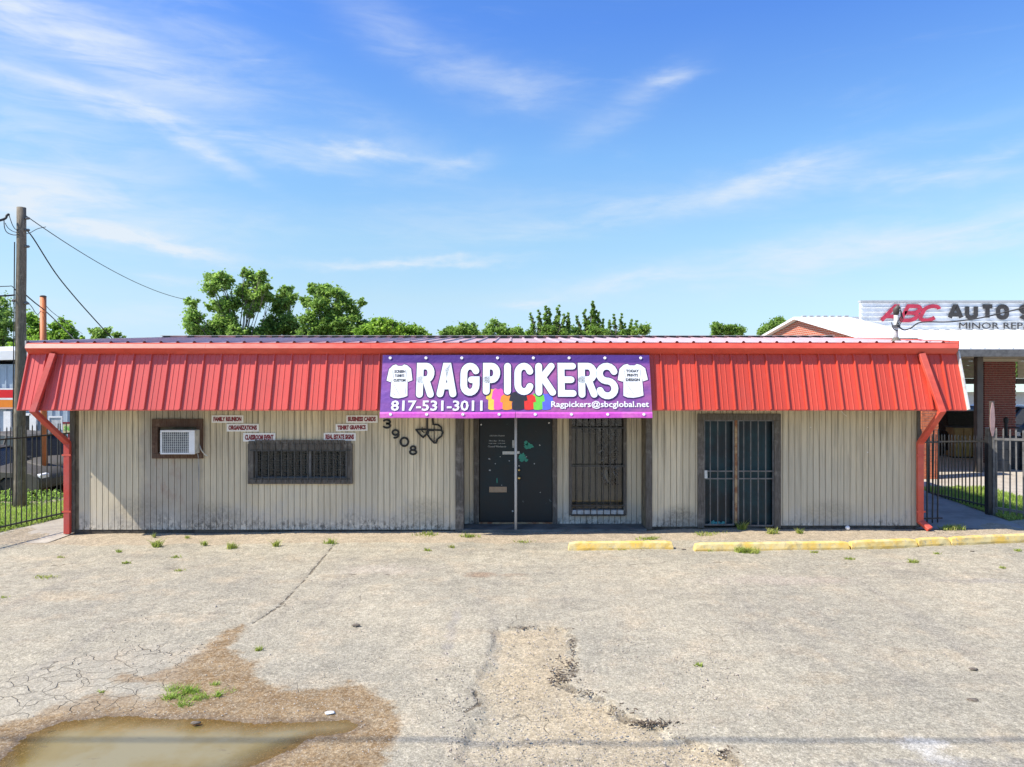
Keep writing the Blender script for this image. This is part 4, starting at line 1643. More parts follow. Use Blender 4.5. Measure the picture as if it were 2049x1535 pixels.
# glyph strokes in a unit box
GL = {
    'R': [[(0, 0), (0, 1), (.55, 1)] + arc(.55, .76, .45, .24, 90, -90) + [(0, .52)], [(.55, .52), (1, 0)]],
    'A': [[(0, 0), (.42, 1), (.58, 1), (1, 0)], [(.16, .28), (.84, .28)]],
    'G': [arc(.5, .72, .5, .28, 20, 180) + arc(.5, .28, .5, .28, 180, 360) + [(1, .48), (.62, .48)]],
    'P': [[(0, 0), (0, 1), (.5, 1)] + arc(.5, .73, .5, .27, 90, -90) + [(0, .46)]],
    'I': [[(.5, 0), (.5, 1)]],
    'C': [arc(.5, .72, .5, .28, 15, 180) + arc(.5, .28, .5, .28, 180, 345)],
    'K': [[(0, 0), (0, 1)], [(.92, 1), (.12, .47)], [(.30, .56), (1, 0)]],
    'E': [[(1, 1), (0, 1), (0, 0), (1, 0)], [(0, .5), (.85, .5)]],
    'S': [arc(.5, .75, .5, .25, 15, 180, 7) + arc(.5, .75, .5, .25, 180, 262, 4)[1:] + arc(.5, .25, .5, .25, 82, 0, 4) + arc(.5, .25, .5, .25, 0, -165, 8)[1:]],
    'U': [[(0, 1)] + arc(.5, .3, .5, .3, 180, 360) + [(1, 1)]],
    'T': [[(0, 1), (1, 1)], [(.5, 1), (.5, 0)]],
    'O': [arc(.5, .7, .5, .3, 0, 180) + arc(.5, .3, .5, .3, 180, 360) + [(1, .7)]],
    'B': [[(0, 0), (0, 1), (.55, 1)] + arc(.55, .76, .40, .24, 90, -90) + [(0, .52)], [(.5, .52)] + arc(.55, .26, .45, .26, 90, -90) + [(0, 0)]],
    'M': [[(0, 0), (0, 1), (.5, .35), (1, 1), (1, 0)]],
    'N': [[(0, 0), (0, 1), (1, 0), (1, 1)]],
    'H': [[(0, 0), (0, 1)], [(1, 0), (1, 1)], [(0, .5), (1, .5)]],
    '3': [arc(.5, .75, .48, .25, 150, -90, 9) + arc(.5, .26, .5, .26, 90, -150, 9)],
    '9': [arc(.5, .68, .46, .32, 0, 360, 14), [(.96, .68)] + arc(.42, .42, .54, .42, 20, -100, 7)],
    '0': [arc(.5, .5, .5, .5, 0, 360, 20)],
    '8': [arc(.5, .76, .38, .24, -90, 270, 14), arc(.5, .27, .5, .27, 90, 450, 16)],
}


def ribbon(mb, pts, th, z, depth, round_cap=True):
    """constant-width stroke as a thin solid in the xy plane"""
    P = [Vector((p[0], p[1], 0)) for p in pts]
    Q = [P[0]]
    for p in P[1:]:
        if (p - Q[-1]).length > 1e-4:
            Q.append(p)
    P = Q
    n = len(P)
    closed = (P[0] - P[-1]).length < 1e-3
    Lf, Rt = [], []
    for i in range(n):
        t0 = (P[i] - P[i - 1]).normalized() if i > 0 else ((P[0] - P[-2]).normalized() if closed else (P[1] - P[0]).normalized())
        t1 = (P[i + 1] - P[i]).normalized() if i < n - 1 else ((P[1] - P[0]).normalized() if closed else (P[-1] - P[-2]).normalized())
        t = (t0 + t1)
        t = t.normalized() if t.length > 1e-3 else t1
        nn = Vector((-t.y, t.x, 0))
        k = 1 / max(nn.dot(Vector((-t1.y, t1.x, 0))), 0.6)
        Lf.append(P[i] + nn * th / 2 * k)
        Rt.append(P[i] - nn * th / 2 * k)
    b = len(mb.v)
    for i in range(n):
        for q in (Lf[i], Rt[i]):
            mb.v.append((q.x, q.y, z))
            mb.v.append((q.x, q.y, z + depth))
    for i in range(n - 1):
        a = b + i * 4
        c = a + 4
        mb.f += [(a + 1, a + 3, c + 3, c + 1), (a, c, c + 2, a + 2), (a, a + 1, c + 1, c), (a + 2, c + 2, c + 3, a + 3)]
    if not closed and round_cap:
        for (p, t, s) in ((P[0], (P[0] - P[1]).normalized(), 0), (P[-1], (P[-1] - P[-2]).normalized(), 1)):
            nn = Vector((-t.y, t.x, 0))
            bb = len(mb.v)
            m_ = 7
            for j in range(m_):
                an = math.pi * j / (m_ - 1)
                q = p + nn * math.cos(an) * th / 2 + t * math.sin(an) * th / 2
                mb.v.append((q.x, q.y, z))
                mb.v.append((q.x, q.y, z + depth))
            mb.f.append(tuple(bb + 1 + 2 * j for j in range(m_))[::-1])
            for j in range(m_ - 1):
                mb.f.append((bb + 2 * j, bb + 2 * j + 1, bb + 2 * j + 3, bb + 2 * j + 2))
    elif not closed:
        mb.f += [(b, b + 1, b + 3, b + 2), tuple(b + (n - 1) * 4 + j for j in (0, 2, 3, 1))]
    return mb


def glyph(mb, ch, x0, x1, y0, y1, th, z, depth, inset=None, shear=0.0, round_cap=True):
    ins = th / 2 if inset is None else inset
    for k, st in enumerate(GL[ch]):
        pts = []
        for (u, v) in st:
            x = x0 + ins + u * (x1 - x0 - 2 * ins)
            y = y0 + ins + v * (y1 - y0 - 2 * ins)
            pts.append((x + shear * (y - y0), y))
        ribbon(mb, pts, th, z + k * 0.0012, depth, round_cap)
    return mb


# ================================================================== BANNER
bY0, bZ0, bY1, bZ1 = 13.285, PZz(836, 13.285), 13.60, PZz(710.5, 13.60)
bx0, bx1 = -2.425, 2.575
BH = math.hypot(bY1 - bY0, bZ1 - bZ0)
BWD = bx1 - bx0
tilt = math.atan2(bZ1 - bZ0, bY1 - bY0)      # angle of the banner plane from horizontal
ban = thing('shop_banner', 'wide purple vinyl banner reading RAGPICKERS with tee shirts and phone number', 'banner', (bx0, bY0, bZ0), rot=(tilt, 0, 0))
# local x along the width, local y up the banner, local z towards the street? -> rotate about X by tilt gives z = up/back; front is +z side flipped below


def buv(px, py):
    v = (836 - py) / 125.5
    l = 761 + 6 * v
    r_ = 1306 - 12.5 * v
    return ((px - l) / (r_ - l) * BWD, v * BH)


def ban_part(name, mb, m, z=0.0, **k):
    # local frame: +z of the rotated empty points up and towards the street
    return mb.build(name, m, ban, **k)


mb = MB()
nx_ = 60
for j in range(9):
    for i in range(nx_ + 1):
        u, v = i / nx_ * BWD, j / 8 * BH
        mb.v.append((u, v, 0.004 * math.sin(u * 2.7) * math.sin(v * 3)))
for j in range(8):
    for i in range(nx_):
        a = j * (nx_ + 1) + i
        mb.f.append((a, a + 1, a + nx_ + 2, a + nx_ + 1))
sheet_b = ban_part('vinyl_sheet', mb, M['banner'], recalc=False)
sheet_b.data.shade_smooth()
# magenta hem, slightly rolled
for (u0, u1) in ((0, buv(1032, 830)[0] - .004), (buv(1032, 830)[0] + .004, BWD)):
    mb = MB()
    pr = [(0.0, 0.006), (0.02, 0.014), (0.05, 0.011), (0.062, 0.016), (0.085, 0.018), (0.108, 0.010), (0.112, 0.005)]
    m_ = 40
    for i in range(m_ + 1):
        u = u0 + (u1 - u0) * i / m_
        for (v, h) in pr:
            mb.v.append((u, v - .008 + .004 * math.sin(u * 3.1), h + .003 * math.sin(u * 11)))
    k = len(pr)
    for i in range(m_):
        for j in range(k - 1):
            a = i * k + j
            mb.f.append((a, a + k, a + k + 1, a + 1))
    h_ = ban_part('hem', mb, M['hem'], recalc=False)
    h_.data.shade_smooth()
gmb = MB()
gmb.lathe([(0.028, 0), (0.028, .006), (0.018, .010), (0.016, .004), (0.001, .004)], n=12)
gmesh = gmb.mesh('grommet', M['whitep'])
for i in range(8):
    for (px, py) in ((782 + i * 70.7, 717), (783 + i * 72.2, 830)):
        o = link('grommet', gmesh, ban)
        u, v = buv(px, py)
        o.location = (u, v, 0.008 if py < 800 else .018)
letters = [('R', 833, 870, 797), ('A', 874, 914, 796), ('G', 921, 959, 793), ('P', 966, 999.5, 791), ('I', 1007, 1022, 791), ('C', 1029, 1065, 791.5),
           ('K', 1071, 1109, 793), ('E', 1116, 1149, 795), ('R', 1157, 1190, 797), ('S', 1193, 1231, 800)]
for (ch, a, b, low) in letters:
    u0, v0 = buv(a, low)
    u1, v1 = buv(b, 727)
    g = MB()
    glyph(g, ch, u0, u1, v0, v1, 0.128, 0.014, 0.002)
    o = ban_part('letter', g, M['letter'], recalc=False)
    g2 = MB()
    glyph(g2, ch, u0, u1, v0, v1, 0.162, 0.008, 0.001, inset=0.064)
    o2 = g2.build('letter_outline', M['navy'], o, recalc=False)


def shirt_poly(cx, cy, w, h):
    s = [(-.16, 1), (-.28, .97), (-.42, .86), (-.5, .52), (-.33, .47), (-.31, .60), (-.32, .30), (-.33, .06), (-.2, .01), (0, 0), (.2, .03), (.33, .07), (.32, .3), (.31, .60), (.33, .48), (.5, .53), (.43, .87), (.28, .97), (.16, 1), (.08, .955), (-.08, .955)]
    return [(cx + a * w, cy + b * h) for (a, b) in s]


def flat(mb, poly, z, d=0.0015):
    return mb.prism(poly, 'z', z, z + d)


for (a, b, top, bot) in ((773, 827, 730, 798), (1236, 1290, 729, 797)):
    u0, v0 = buv(a, bot)
    u1, v1 = buv(b, top)
    mb = MB()
    flat(mb, shirt_poly((u0 + u1) / 2, v0, u1 - u0, v1 - v0), 0.0105)
    s = ban_part('printed_shirt', mb, M['whitep'])
    mb = MB()
    flat(mb, [(p[0], p[1]) for p in shirt_poly((u0 + u1) / 2, v0 - .014, (u1 - u0) + .03, v1 - v0 + .028)], 0.0075)
    mb.build('shirt_outline', M['navy'], s)
    lines = ('SCREEN', 'T-SHIRTS', 'CUSTOM') if a < 1000 else ('TODAY', 'PRINTS', 'DESIGN')
    for i, ln in enumerate(lines):
        me = fit_text(ln, (u1 - u0) * (.42, .36, .46)[i], 0.052, M['blackp'], 0.035, 0.0015)
        o = link('shirt_print', me, s)
        o.location = ((u0 + u1) / 2, v0 + (v1 - v0) * (.79, .665, .53)[i], 0.0145)
    for (p, q) in (((-.22, .42), (.02, .10)), ((.26, .38), (.24, .12)), ((-.28, .82), (-.24, .60)), ((.28, .82), (.24, .60)), ((-.24, .14), (-.12, .09))):
        mb = MB()
        cxm = (u0 + u1) / 2
        ribbon(mb, [(cxm + p[0] * (u1 - u0), v0 + p[1] * (v1 - v0)), (cxm + q[0] * (u1 - u0), v0 + q[1] * (v1 - v0))], 0.008, 0.0125, 0.001)
        mb.build('fold_line', M['greyp'], s, recalc=False)
# row of coloured shirts
for i, (px, c, wd, tp) in enumerate(((986, 'yellowp', 27, 778), (997, 'pinkp', 26, 778), (1015, 'orangep', 28, 790), (1092, 'bluep', 28, 788), (1076, 'greenp', 27, 788), (1058, 'redp', 28, 790), (1037, 'blackp', 36, 785))):
    u0, v0 = buv(px - wd / 2, 821)
    u1, v1 = buv(px + wd / 2, tp)
    mb = MB()
    flat(mb, shirt_poly((u0 + u1) / 2, v0, u1 - u0, v1 - v0), 0.0030 + 0.0008 * i, 0.0004)
    ban_part('small_shirt', mb, M[c])
u0, v0 = buv(783, 823)
u1, v1 = buv(966, 802)
me = fit_text('817-531-3011', u1 - u0, v1 - v0, M['whitep'], 0.022, 0.0015)
for c_ in split_islands(me, 'numeral'):
    o = link('numeral', c_, ban)
    o.location = ((u0 + u1) / 2, (v0 + v1) / 2, 0.0105)
u0, v0 = buv(1103, 818)
u1, v1 = buv(1297, 804)
me = fit_text('Ragpickers@sbcglobal.net', u1 - u0, v1 - v0 + .02, M['whitep'], 0.02, 0.0015)
o = link('email_line', me, ban)
o.location = ((u0 + u1) / 2, (v0 + v1) / 2, 0.0105)

# ================================================================== SMALL SIGNS ON THE WALL
signs = [('FAMILY REUNION', 424, 487.5, 831, 846, 0, 'upper left'), ('ORGANIZATIONS', 454, 518.5, 848, 863.5, 0, 'middle left'), ('CLASSROOM EVENT', 487, 551.5, 866.5, 883.5, 0, 'lower left'),
         ('BUSINESS CARDS', 693, 756, 831, 846, 0, 'upper right'), ('TSHIRT GRAPHICS', 672, 736, 848, 862.5, -1, 'middle right'), ('REAL ESTATE SIGNS', 648, 712.5, 866, 882, 0, 'lower right')]
desc = ['narrow white sign with maroon words, topmost of the left stair of signs', 'narrow white sign with maroon words, middle of the left stair of signs',
        'narrow white sign with maroon words just above the left end of the window', 'narrow white sign with maroon words beside the lower left banner corner',
        'narrow white sign with maroon words, middle of the three signs right of the window', 'narrow white sign with maroon words above the right end of the window']
for (tx, a, b, c, d, rot, pos), ds in zip(signs, desc):
    x0, x1, z1, z0 = wx(a), wx(b), wz(c), wz(d)
    t = thing('wall_sign', ds, 'sign', ((x0 + x1) / 2, W, (z0 + z1) / 2), 'white signs with maroon lettering on the front wall', (0, R(rot), 0))
    mb = MB()
    w_, h_ = (x1 - x0) / 2, (z1 - z0) / 2
    mb.box(-w_, w_, -.016, .001, -h_, h_)
    mb.build('board', M['white'], t, bevel=.002)
    me = fit_text(tx, w_ * 2 * .88, h_ * 2 * .62, M['maroon'], 0.055, 0.003)
    o = link('lettering', me, t)
    o.location = (0, -.019, 0)
    o.rotation_euler = (R(90), 0, 0)

# house numbers, stepping down
for (ch, a, b, c, d, dd) in (('3', 765.5, 783, 838, 858, 'black numeral three just under the banner corner'), ('9', 783, 800, 858.5, 878, 'black numeral nine, second of the house numbers from the top'),
                             ('0', 799.5, 819, 874, 894.5, 'round black numeral zero below the nine'), ('8', 818.5, 835, 891, 911, 'black numeral eight, lowest of the house numbers')):
    g = MB()
    x0, x1, z0, z1 = wx(a), wx(b), wz(d), wz(c)
    glyph(g, ch, 0, x1 - x0, 0, z1 - z0, 0.038, 0, 0.012)
    # the strokes of a serif numeral thicken at the sides
    o = g.build('house_number', M['black'], None, recalc=False)
    o.location = (x0, W - .004, z0)
    o.rotation_euler = (R(90), 0, 0)
    tag(o, dd, 'numeral', 'house numbers stepping down the wall')
# iron outline of a state on the wall
TX = [[(855, 833), (855, 859)], [(866, 833), (867, 849), (877, 850), (883, 855), (884, 861)], [(833, 859.5), (848, 859), (866, 860), (884, 861)], [(833, 860), (840, 869), (847, 875), (853, 869), (856, 861)],
      [(856, 870), (862, 879), (869, 886), (873, 886), (875, 879), (884, 872), (886, 865), (884, 861)], [(858, 862), (856, 870)], [(842, 859), (849, 866)], [(860, 862), (869, 862)], [(869, 850), (869, 886)], [(845, 855), (845, 864)]]
mb = MB()
for i, l in enumerate(TX):
    ribbon(mb, [(wx(x), wz(y)) for (x, y) in l], 0.034 if i < 6 else .016, 0.0012 * i, 0.010)
o = mb.build('iron_state_outline', M['black'], None, recalc=False)
o.location = (0, W - .012, 0)
o.rotation_euler = (R(90), 0, 0)
tag(o, 'black iron outline of Texas with crossed bars fixed to the siding', 'wall ornament')

# stickers, lettering and paint on the doors: parts of the door leaves


def door_text(txt, px, py, w, h, m, par, bold=0.01):
    me = fit_text(txt, w, h, M[m], bold, .001)
    o = link('lettering', me, par)
    o.location = (rx(px), WR - W + .0035, rz(py))
    o.rotation_euler = (R(90), 0, 0)


M['fadedprint'] = simple('faded_white_print', (0.42, 0.43, 0.42), 0.6, 0.2, 30)
door_text('DESIGN STUDIO', 995, 872, .30, .028, 'fadedprint', dl)
door_text('Monday - Friday', 994.5, 882.5, .32, .034, 'fadedprint', dl)
door_text('9:00 AM  5:30 PM', 994, 887.5, .33, .02, 'fadedprint', dl)
door_text('Closed Weekends', 994.5, 893.5, .37, .034, 'fadedprint', dl)
for (a, b, c, d, par, m) in ((1025, 1030.6, 881, 896, dl, 'fadedprint'), (1005.5, 1030.6, 903.5, 909.5, dl, 'offwhite'), (1033.4, 1039.5, 903, 908, dr, 'offwhite')):
    mb = MB()
    mb.box(rx(a), rx(b), WR + .0015, WR + .004, rz(d), rz(c))
    shift(mb).build('sticker', M[m], par)
door_text('NO SOLICIT', 1018, 906.5, .20, .03, 'blackp', dl, .03)


def splat(cx, cz, rx_, rz_, m, par, seed, n=22, jag=.45, nm='paint_splash'):
    r2 = random.Random(seed)
    poly = []
    for i in range(n):
        a = 2 * math.pi * i / n
        k = 1 - jag * r2.random()
        poly.append((cx + rx_ * k * math.cos(a), cz + rz_ * k * math.sin(a)))
    mb = MB()
    mb.prism(poly, 'y', WR + .002, WR + .0042)
    shift(mb).build(nm, M[m], par)


splat(rx(1057), rz(893), .12, .075, 'tealp', dr, 3)
splat(rx(1053), rz(886), .05, .09, 'tealp', dr, 5, 13, .6)
splat(rx(1045), rz(915), .09, .10, 'tealp', dr, 8)
splat(rx(1053), rz(921), .05, .035, 'tealp', dr, 9)
splat(rx(994.5), rz(962), .014, .06, 'tealp', dl, 2, 9, .3)
for i, (px, py, s, par) in enumerate(((963, 850, .022, dl), (1098.5, 846.5, .022, dr), (1069, 928, .018, dr), (979, 918.5, .03, dl), (980, 941, .03, dl), (1001, 914, .016, dl), (1019, 922, .024, dl), (1081, 985.5, .016, dr),
                                      (1026, 1023, .026, dl), (1038.5, 932.5, .02, dr), (1080, 891, .02, dr), (991, 928, .018, dl), (1004, 971, .012, dl), (1053, 914, .018, dr))):
    splat(rx(px), rz(py), s, s * .8, 'fadedprint' if i > 1 else 'whitep', par, 30 + i, 8, .5, 'scuff_mark')
# turquoise scraps behind the foot of the iron gate
for i, (px, py, w_) in enumerate(((1427, 1047, .10), (1438, 1046, .07), (1446, 1048, .10))):
    mb = MB()
    r2 = random.Random(i)
    for k in range(14):
        mb.obox((wx(px) + r2.uniform(-w_ / 2, w_ / 2), W + .08 + r2.uniform(-.02, .02), .085 + abs(r2.gauss(0, .02))), Vector((r2.uniform(.01, .03), 0, r2.uniform(-.02, .02))), (0, .004, .004), (r2.uniform(-.01, .01), 0, r2.uniform(.006, .018)))
    o = mb.build('litter_scrap', simple('turquoise_scrap', (.10, .42, .40), .5, .2, 20) if i == 0 else bpy.data.materials['turquoise_scrap'])
    tag(o, ('crumpled turquoise scrap, left one behind the foot of the iron gate', 'small turquoise scrap in the middle behind the iron gate foot', 'flat turquoise scrap nearest the gate centre post')[i], 'litter', 'turquoise scraps at the iron gate')

# ================================================================== WHEEL STOPS


def wheel_stop(px0, px1, py0, py1, label, seed, hgt=.135):
    a = Vector(G2(px0, py0) + (0,))
    b = Vector(G2(px1, py1) + (0,))
    a.z, b.z = float(gz(a.x, a.y)), float(gz(b.x, b.y))
    ln = (b - a).length
    t = (b - a).normalized()
    mb = MB()
    prof = [(0, -.02), (0.0, .035), (.022, hgt - .02), (.045, hgt), (.105, hgt), (.128, hgt - .02), (.15, .035), (.15, -.02)]
    r2 = random.Random(seed)
    n = max(6, int(ln / .12))
    k = len(prof)
    for i in range(n + 1):
        s = ln * i / n
        endk = 1.0
        if i in (0, n):
            endk = .88
        for (p, q) in prof:
            j = r2.uniform(-.004, .004)
            mb.v.append((s + (0.02 if (i == 0 and q > .1) else (-.02 if (i == n and q > .1) else 0)), p + j, q * endk + r2.uniform(-.003, .003)))
    for i in range(n):
        for j in range(k):
            j2 = (j + 1) % k
            mb.f.append((i * k + j, (i + 1) * k + j, (i + 1) * k + j2, i * k + j2))
    mb.f.append(tuple(range(k)))
    mb.f.append(tuple(n * k + j for j in range(k))[::-1])
    o = mb.build('wheel_stop', M['yellow'], bevel=0.004)
    o.location = a
    o.rotation_euler = (0, -math.asin(t.z), math.atan2(t.y, t.x))
    return tag(o, label, 'wheel stop', 'yellow concrete wheel stops')


wheel_stop(1137.5, 1348, 1098.5, 1098.5, 'short separate yellow wheel stop in front of the display window', 1)
wheel_stop(1391, 1701, 1103, 1101.0, 'long yellow wheel stop with grass before it, below the iron gate', 2)
wheel_stop(1704, 1837, 1100.5, 1096.5, 'cracked yellow wheel stop, third from the left', 3)
wheel_stop(1838.5, 1903, 1096, 1093.5, 'shortest yellow wheel stop piece, below the right downspout', 4)
wheel_stop(1905, 2120, 1093.5, 1086, 'yellow wheel stop running out of the right side of the picture', 5)

# ================================================================== PLANTS


def blades(mb, cx, cy, z0, n, rad, h, r2, w=0.008, lean=.5, attr=None):
    for _ in range(n):
        a = r2.uniform(0, 2 * math.pi)
        rr = rad * math.sqrt(r2.random())
        x, y = cx + rr * math.cos(a), cy + rr * math.sin(a) * .7
        hh = h * r2.uniform(.45, 1.15)
        la = r2.uniform(0, 2 * math.pi)
        ll = hh * lean * r2.uniform(.2, 1.1)
        ww = w * r2.uniform(.6, 1.2)
        pa = r2.uniform(0, math.pi)
        dx, dy = math.cos(pa) * ww / 2, math.sin(pa) * ww / 2
        b = len(mb.v)
        mb.v += [(x - dx, y - dy, z0), (x + dx, y + dy, z0), (x + ll * .35 * math.cos(la) + dx * .8, y + ll * .35 * math.sin(la) + dy * .8, z0 + hh * .6),
                 (x + ll * .35 * math.cos(la) - dx * .8, y + ll * .35 * math.sin(la) - dy * .8, z0 + hh * .6), (x + ll * math.cos(la), y + ll * math.sin(la), z0 + hh)]
        mb.f += [(b, b + 1, b + 2, b + 3), (b + 3, b + 2, b + 4)]
    return mb


def leaf_attr(me, per=None):
    """one random number per connected leaf (faces come in fixed runs)"""
    n = len(me.vertices)
    a = me.attributes.new('leaf', 'FLOAT', 'POINT')
    vals = np.repeat(nrg.random(n // per + 1), per)[:n] * 100
    a.data.foreach_set('value', vals.astype(np.float32))


weeds = [(314, 1086, .11, .13, 70, 'bright weed tuft before the wall below the air conditioner'), (408, 1084, .07, .07, 36, 'small weed before the wall between air conditioner and window'),
         (464, 1090, .12, .09, 60, 'wide weed before the wall below the left end of the window'), (551, 1087, .09, .10, 50, 'weed before the wall under the middle of the window'),
         (660, 1084, .10, .10, 46, 'weed at the top of the long crack in the asphalt'), (236, 1096, .06, .05, 24, 'low weed left of the brightest tuft on the left lot'),
         (252, 1119, .09, .035, 34, 'flat weed in a small crack, left part of the lot'), (352, 1109, .13, .035, 44, 'thin flat weed strip under the first bright tuft'),
         (358, 1137, .08, .035, 30, 'flat weed farther from the wall, left of centre'), (90, 1150, .18, .05, 70, 'long low weed in a crack near the left picture edge'),
         (10, 1195, .08, .06, 36, 'small weed at the left picture edge'), (516, 1302, .055, .05, 36, 'lone small weed beside the brown mud stain'),
         (122, 1107, .06, .03, 20, 'tiny weed near the left walk'), (855, 1098, .08, .05, 36, 'weed before the wall left of the entrance'), (903, 1092, .07, .06, 30, 'weed near the corner post of the entrance'),
         (1047, 1081, .22, .03, 60, 'low weeds along the seam below the entrance step'), (1500, 1104, .20, .10, 210, 'thick grass clump against the front of the long yellow wheel stop'),
         (1430, 1101, .16, .05, 70, 'thin grass at the left end of the long yellow wheel stop'), (1630, 1107, .07, .05, 34, 'small weed before the long yellow wheel stop'),
         (1700, 1121, .12, .055, 56, 'flat weed below the joint of the yellow stops'), (1825, 1127, .11, .055, 56, 'flat weed on the brown stain right of centre'),
         (1918, 1090, .09, .09, 50, 'weed growing at the joint of the last two yellow stops'), (1876, 1110, .06, .03, 24, 'tiny weed below the shortest yellow stop'), (2038, 1106, .07, .06, 34, 'weed at the right picture edge below the yellow stop'),
         (2006, 1139, .06, .04, 26, 'small weed low at the right picture edge'), (1398, 1331, .055, .03, 22, 'lone flat weed in the open lot right of the broken patch'),
         (1300, 1078, .30, .04, 110, 'low green weeds behind the gap between yellow stops'), (1245, 1099, .06, .03, 24, 'tiny weed at the foot of the short yellow stop'), (1410, 1070, .35, .05, 130, 'low weeds at the foot of the iron gate frame'),
         (1545, 1068, .12, .09, 70, 'weed tuft before the foot board right of the iron gate'), (1601, 1068, .10, .09, 56, 'second weed tuft right of the iron gate'),
         (1484, 1062, .10, .16, 60, 'dry weed standing at the centre post of the iron gate'), (940, 1071, .20, .06, 80, 'weeds at the foot of the left entrance corner post'), (850, 1068, .26, .05, 90, 'weeds along the foot board under the house numbers'),
         (1905, 1058, .30, .07, 150, 'patch of green weeds at the start of the right side walk'), (310, 1068, .05, .10, 26, 'weed against the foot board below the air conditioner'), (375, 1070, .06, .06, 26, 'small yellow flowered weed at the foot board'),
         (200, 1386, .05, .03, 16, 'tiny weed between the cracked asphalt plates')]
for i, (px, py, rad, h, n, lab) in enumerate(weeds):
    x, y = G2(px, py)
    if y > W - .12:
        y = W - 0.10
        x = PXx(px, y)
    r2 = random.Random(100 + i)
    mb = MB()
    for q in range(5):
        a_ = r2.uniform(0, 6.28)
        d_ = rad * r2.uniform(0, .75)
        blades(mb, d_ * math.cos(a_), d_ * math.sin(a_) * .6, -.005, int(n * .30), rad * r2.uniform(.4, .75), h * r2.uniform(.65, 1.4), r2, .015, 1.2)
    me = mb.mesh('weed_tuft', M['weed'], recalc=False)
    leaf_attr(me, 5)
    o = link('weed_tuft', me)
    o.location = (x, y, float(gz(x, y)) + (0.008 if y > 13 else 0))
    tag(o, lab, 'weed', 'weeds in the cracks of the lot')
# leafy clump by the puddle
x, y = G2(385, 1385)
mb = MB()
r2 = random.Random(5)
for k in range(16):
    blades(mb, r2.gauss(0, .13), r2.gauss(0, .12), -.01, 60, r2.uniform(.03, .09), r2.uniform(.03, .085), r2, .009, 1.5)
me = mb.mesh('weed_clump', M['grassm'], recalc=False)
leaf_attr(me, 5)
o = link('weed_clump', me)
o.location = (x, y, -.005)
tag(o, 'spreading green clump growing from the mud above the puddle', 'weed')

# lawns: blades as stuff


def lawn(name, label, n, pick, h, seed, w=.016):
    r2 = random.Random(seed)
    mb = MB()
    for _ in range(n):
        x, y = pick(r2)
        blades(mb, x, y, float(gz(x, y)) + .005, 1, .02, h, r2, w, .7)
    me = mb.mesh(name, M['grassm'], recalc=False)
    leaf_attr(me, 5)
    o = link(name, me)
    tag(o, label, 'grass', None, 'stuff')
    return o


def pick_left(r2):
    while True:
        y = 13.2 + 6.0 * r2.random() ** 1.1
        x = -14.6 + 5 * r2.random()
        if x < fence_x(y) - .03:
            return x, y


lawn('lawn_grass', 'lush green grass behind the left fence', 15000, pick_left, .11, 3)


def pick_right(r2):
    y = r2.uniform(14.9, 19.2)
    return rfence_x(y) + .05 + r2.random() * 1.9, y


lawn('lawn_grass', 'green grass strip outside the right fence', 9000, pick_right, .08, 4)


def pick_edge(r2):
    y = r2.uniform(12.6, 16)
    return fence_x(y) + r2.gauss(0, .05), y


lawn('lawn_grass', 'ragged grass fringe under the left fence', 1300, pick_edge, .07, 6)
# ivy-like low plants at the foot of the orange pole


def leafy(name, label, cat, c, rad, h, n, m, seed, size=.05, group=None):
    r2 = random.Random(seed)
    mb = MB()
    for _ in range(n):
        a = r2.uniform(0, 6.283)
        rr = rad * math.sqrt(r2.random())
        x, y = rr * math.cos(a), rr * math.sin(a) * .6
        z = h * r2.random() * (1 - .5 * rr / rad)
        leafquad(mb, (x, y, z), size * r2.uniform(.6, 1.3), r2)
    me = mb.mesh(name, M[m], recalc=False)
    leaf_attr(me, 4)
    o = link(name, me)
    o.location = c
    return tag(o, label, cat, group)


def leafquad(mb, c, s, r2):
    a, b = r2.uniform(0, 6.283), r2.gauss(0.35, .5)
    d = Vector((math.cos(a) * math.cos(b), math.sin(a) * math.cos(b), math.sin(b)))
    u = Vector((r2.gauss(0, 1), r2.gauss(0, 1), r2.gauss(0, 1)))
    n = d.cross(u)
    if n.length < 1e-3:
        return
    n.normalize()
    c = Vector(c)
    k = len(mb.v)
    up = n.cross(d) * s * .12
    mb.v += [tuple(c - d * s * .5), tuple(c + n * s * .33 + up), tuple(c + d * s * .5), tuple(c - n * s * .33 + up)]
    mb.f.append((k, k + 1, k + 2, k + 3))


leafy('low_shrub', 'leafy ground plants round the foot of the orange pole', 'shrub', (-13.2, 19.4, -.34), 1.3, .35, 900, 'leafA', 3, .09)
leafy('low_shrub', 'bright bushy weeds at the left picture edge inside the fence', 'shrub', (-10.9, 14.6, -.06), .6, .30, 500, 'leafB', 4, .06)

# pebbles
mb = MB()
r2 = random.Random(12)
for _ in range(5200):
    if r2.random() < .6:
        px, py = r2.uniform(-50, 2100), 1100 + 480 * r2.random()
    else:
        px, py = r2.uniform(880, 1500), 1250 + 300 * r2.random()
    x, y = G2(px, py)
    if y < 4.6 or (px < 720 and py > 1434):
        continue
    s = r2.uniform(.004, .011)
    if r2.random() < .03:
        s *= 1.8
    b = len(mb.v)
    z = float(gz(x, y)) - .003 + s * .3
    for (a, bb, c) in ((1, 0, 0), (0, 1, 0), (-1, 0, 0), (0, -1, 0), (0, 0, .8), (0, 0, -.8)):
        mb.v.append((x + a * s * r2.uniform(.7, 1.3), y + bb * s * r2.uniform(.7, 1.3), z + c * s))
    for (i, j) in ((0, 1), (1, 2), (2, 3), (3, 0)):
        mb.f += [(b + i, b + j, b + 4), (b + j, b + i, b + 5)]
o = mb.build('loose_gravel', M['pebble'], recalc=False)
tag(o, 'loose small stones scattered over the asphalt', 'gravel', None, 'stuff')
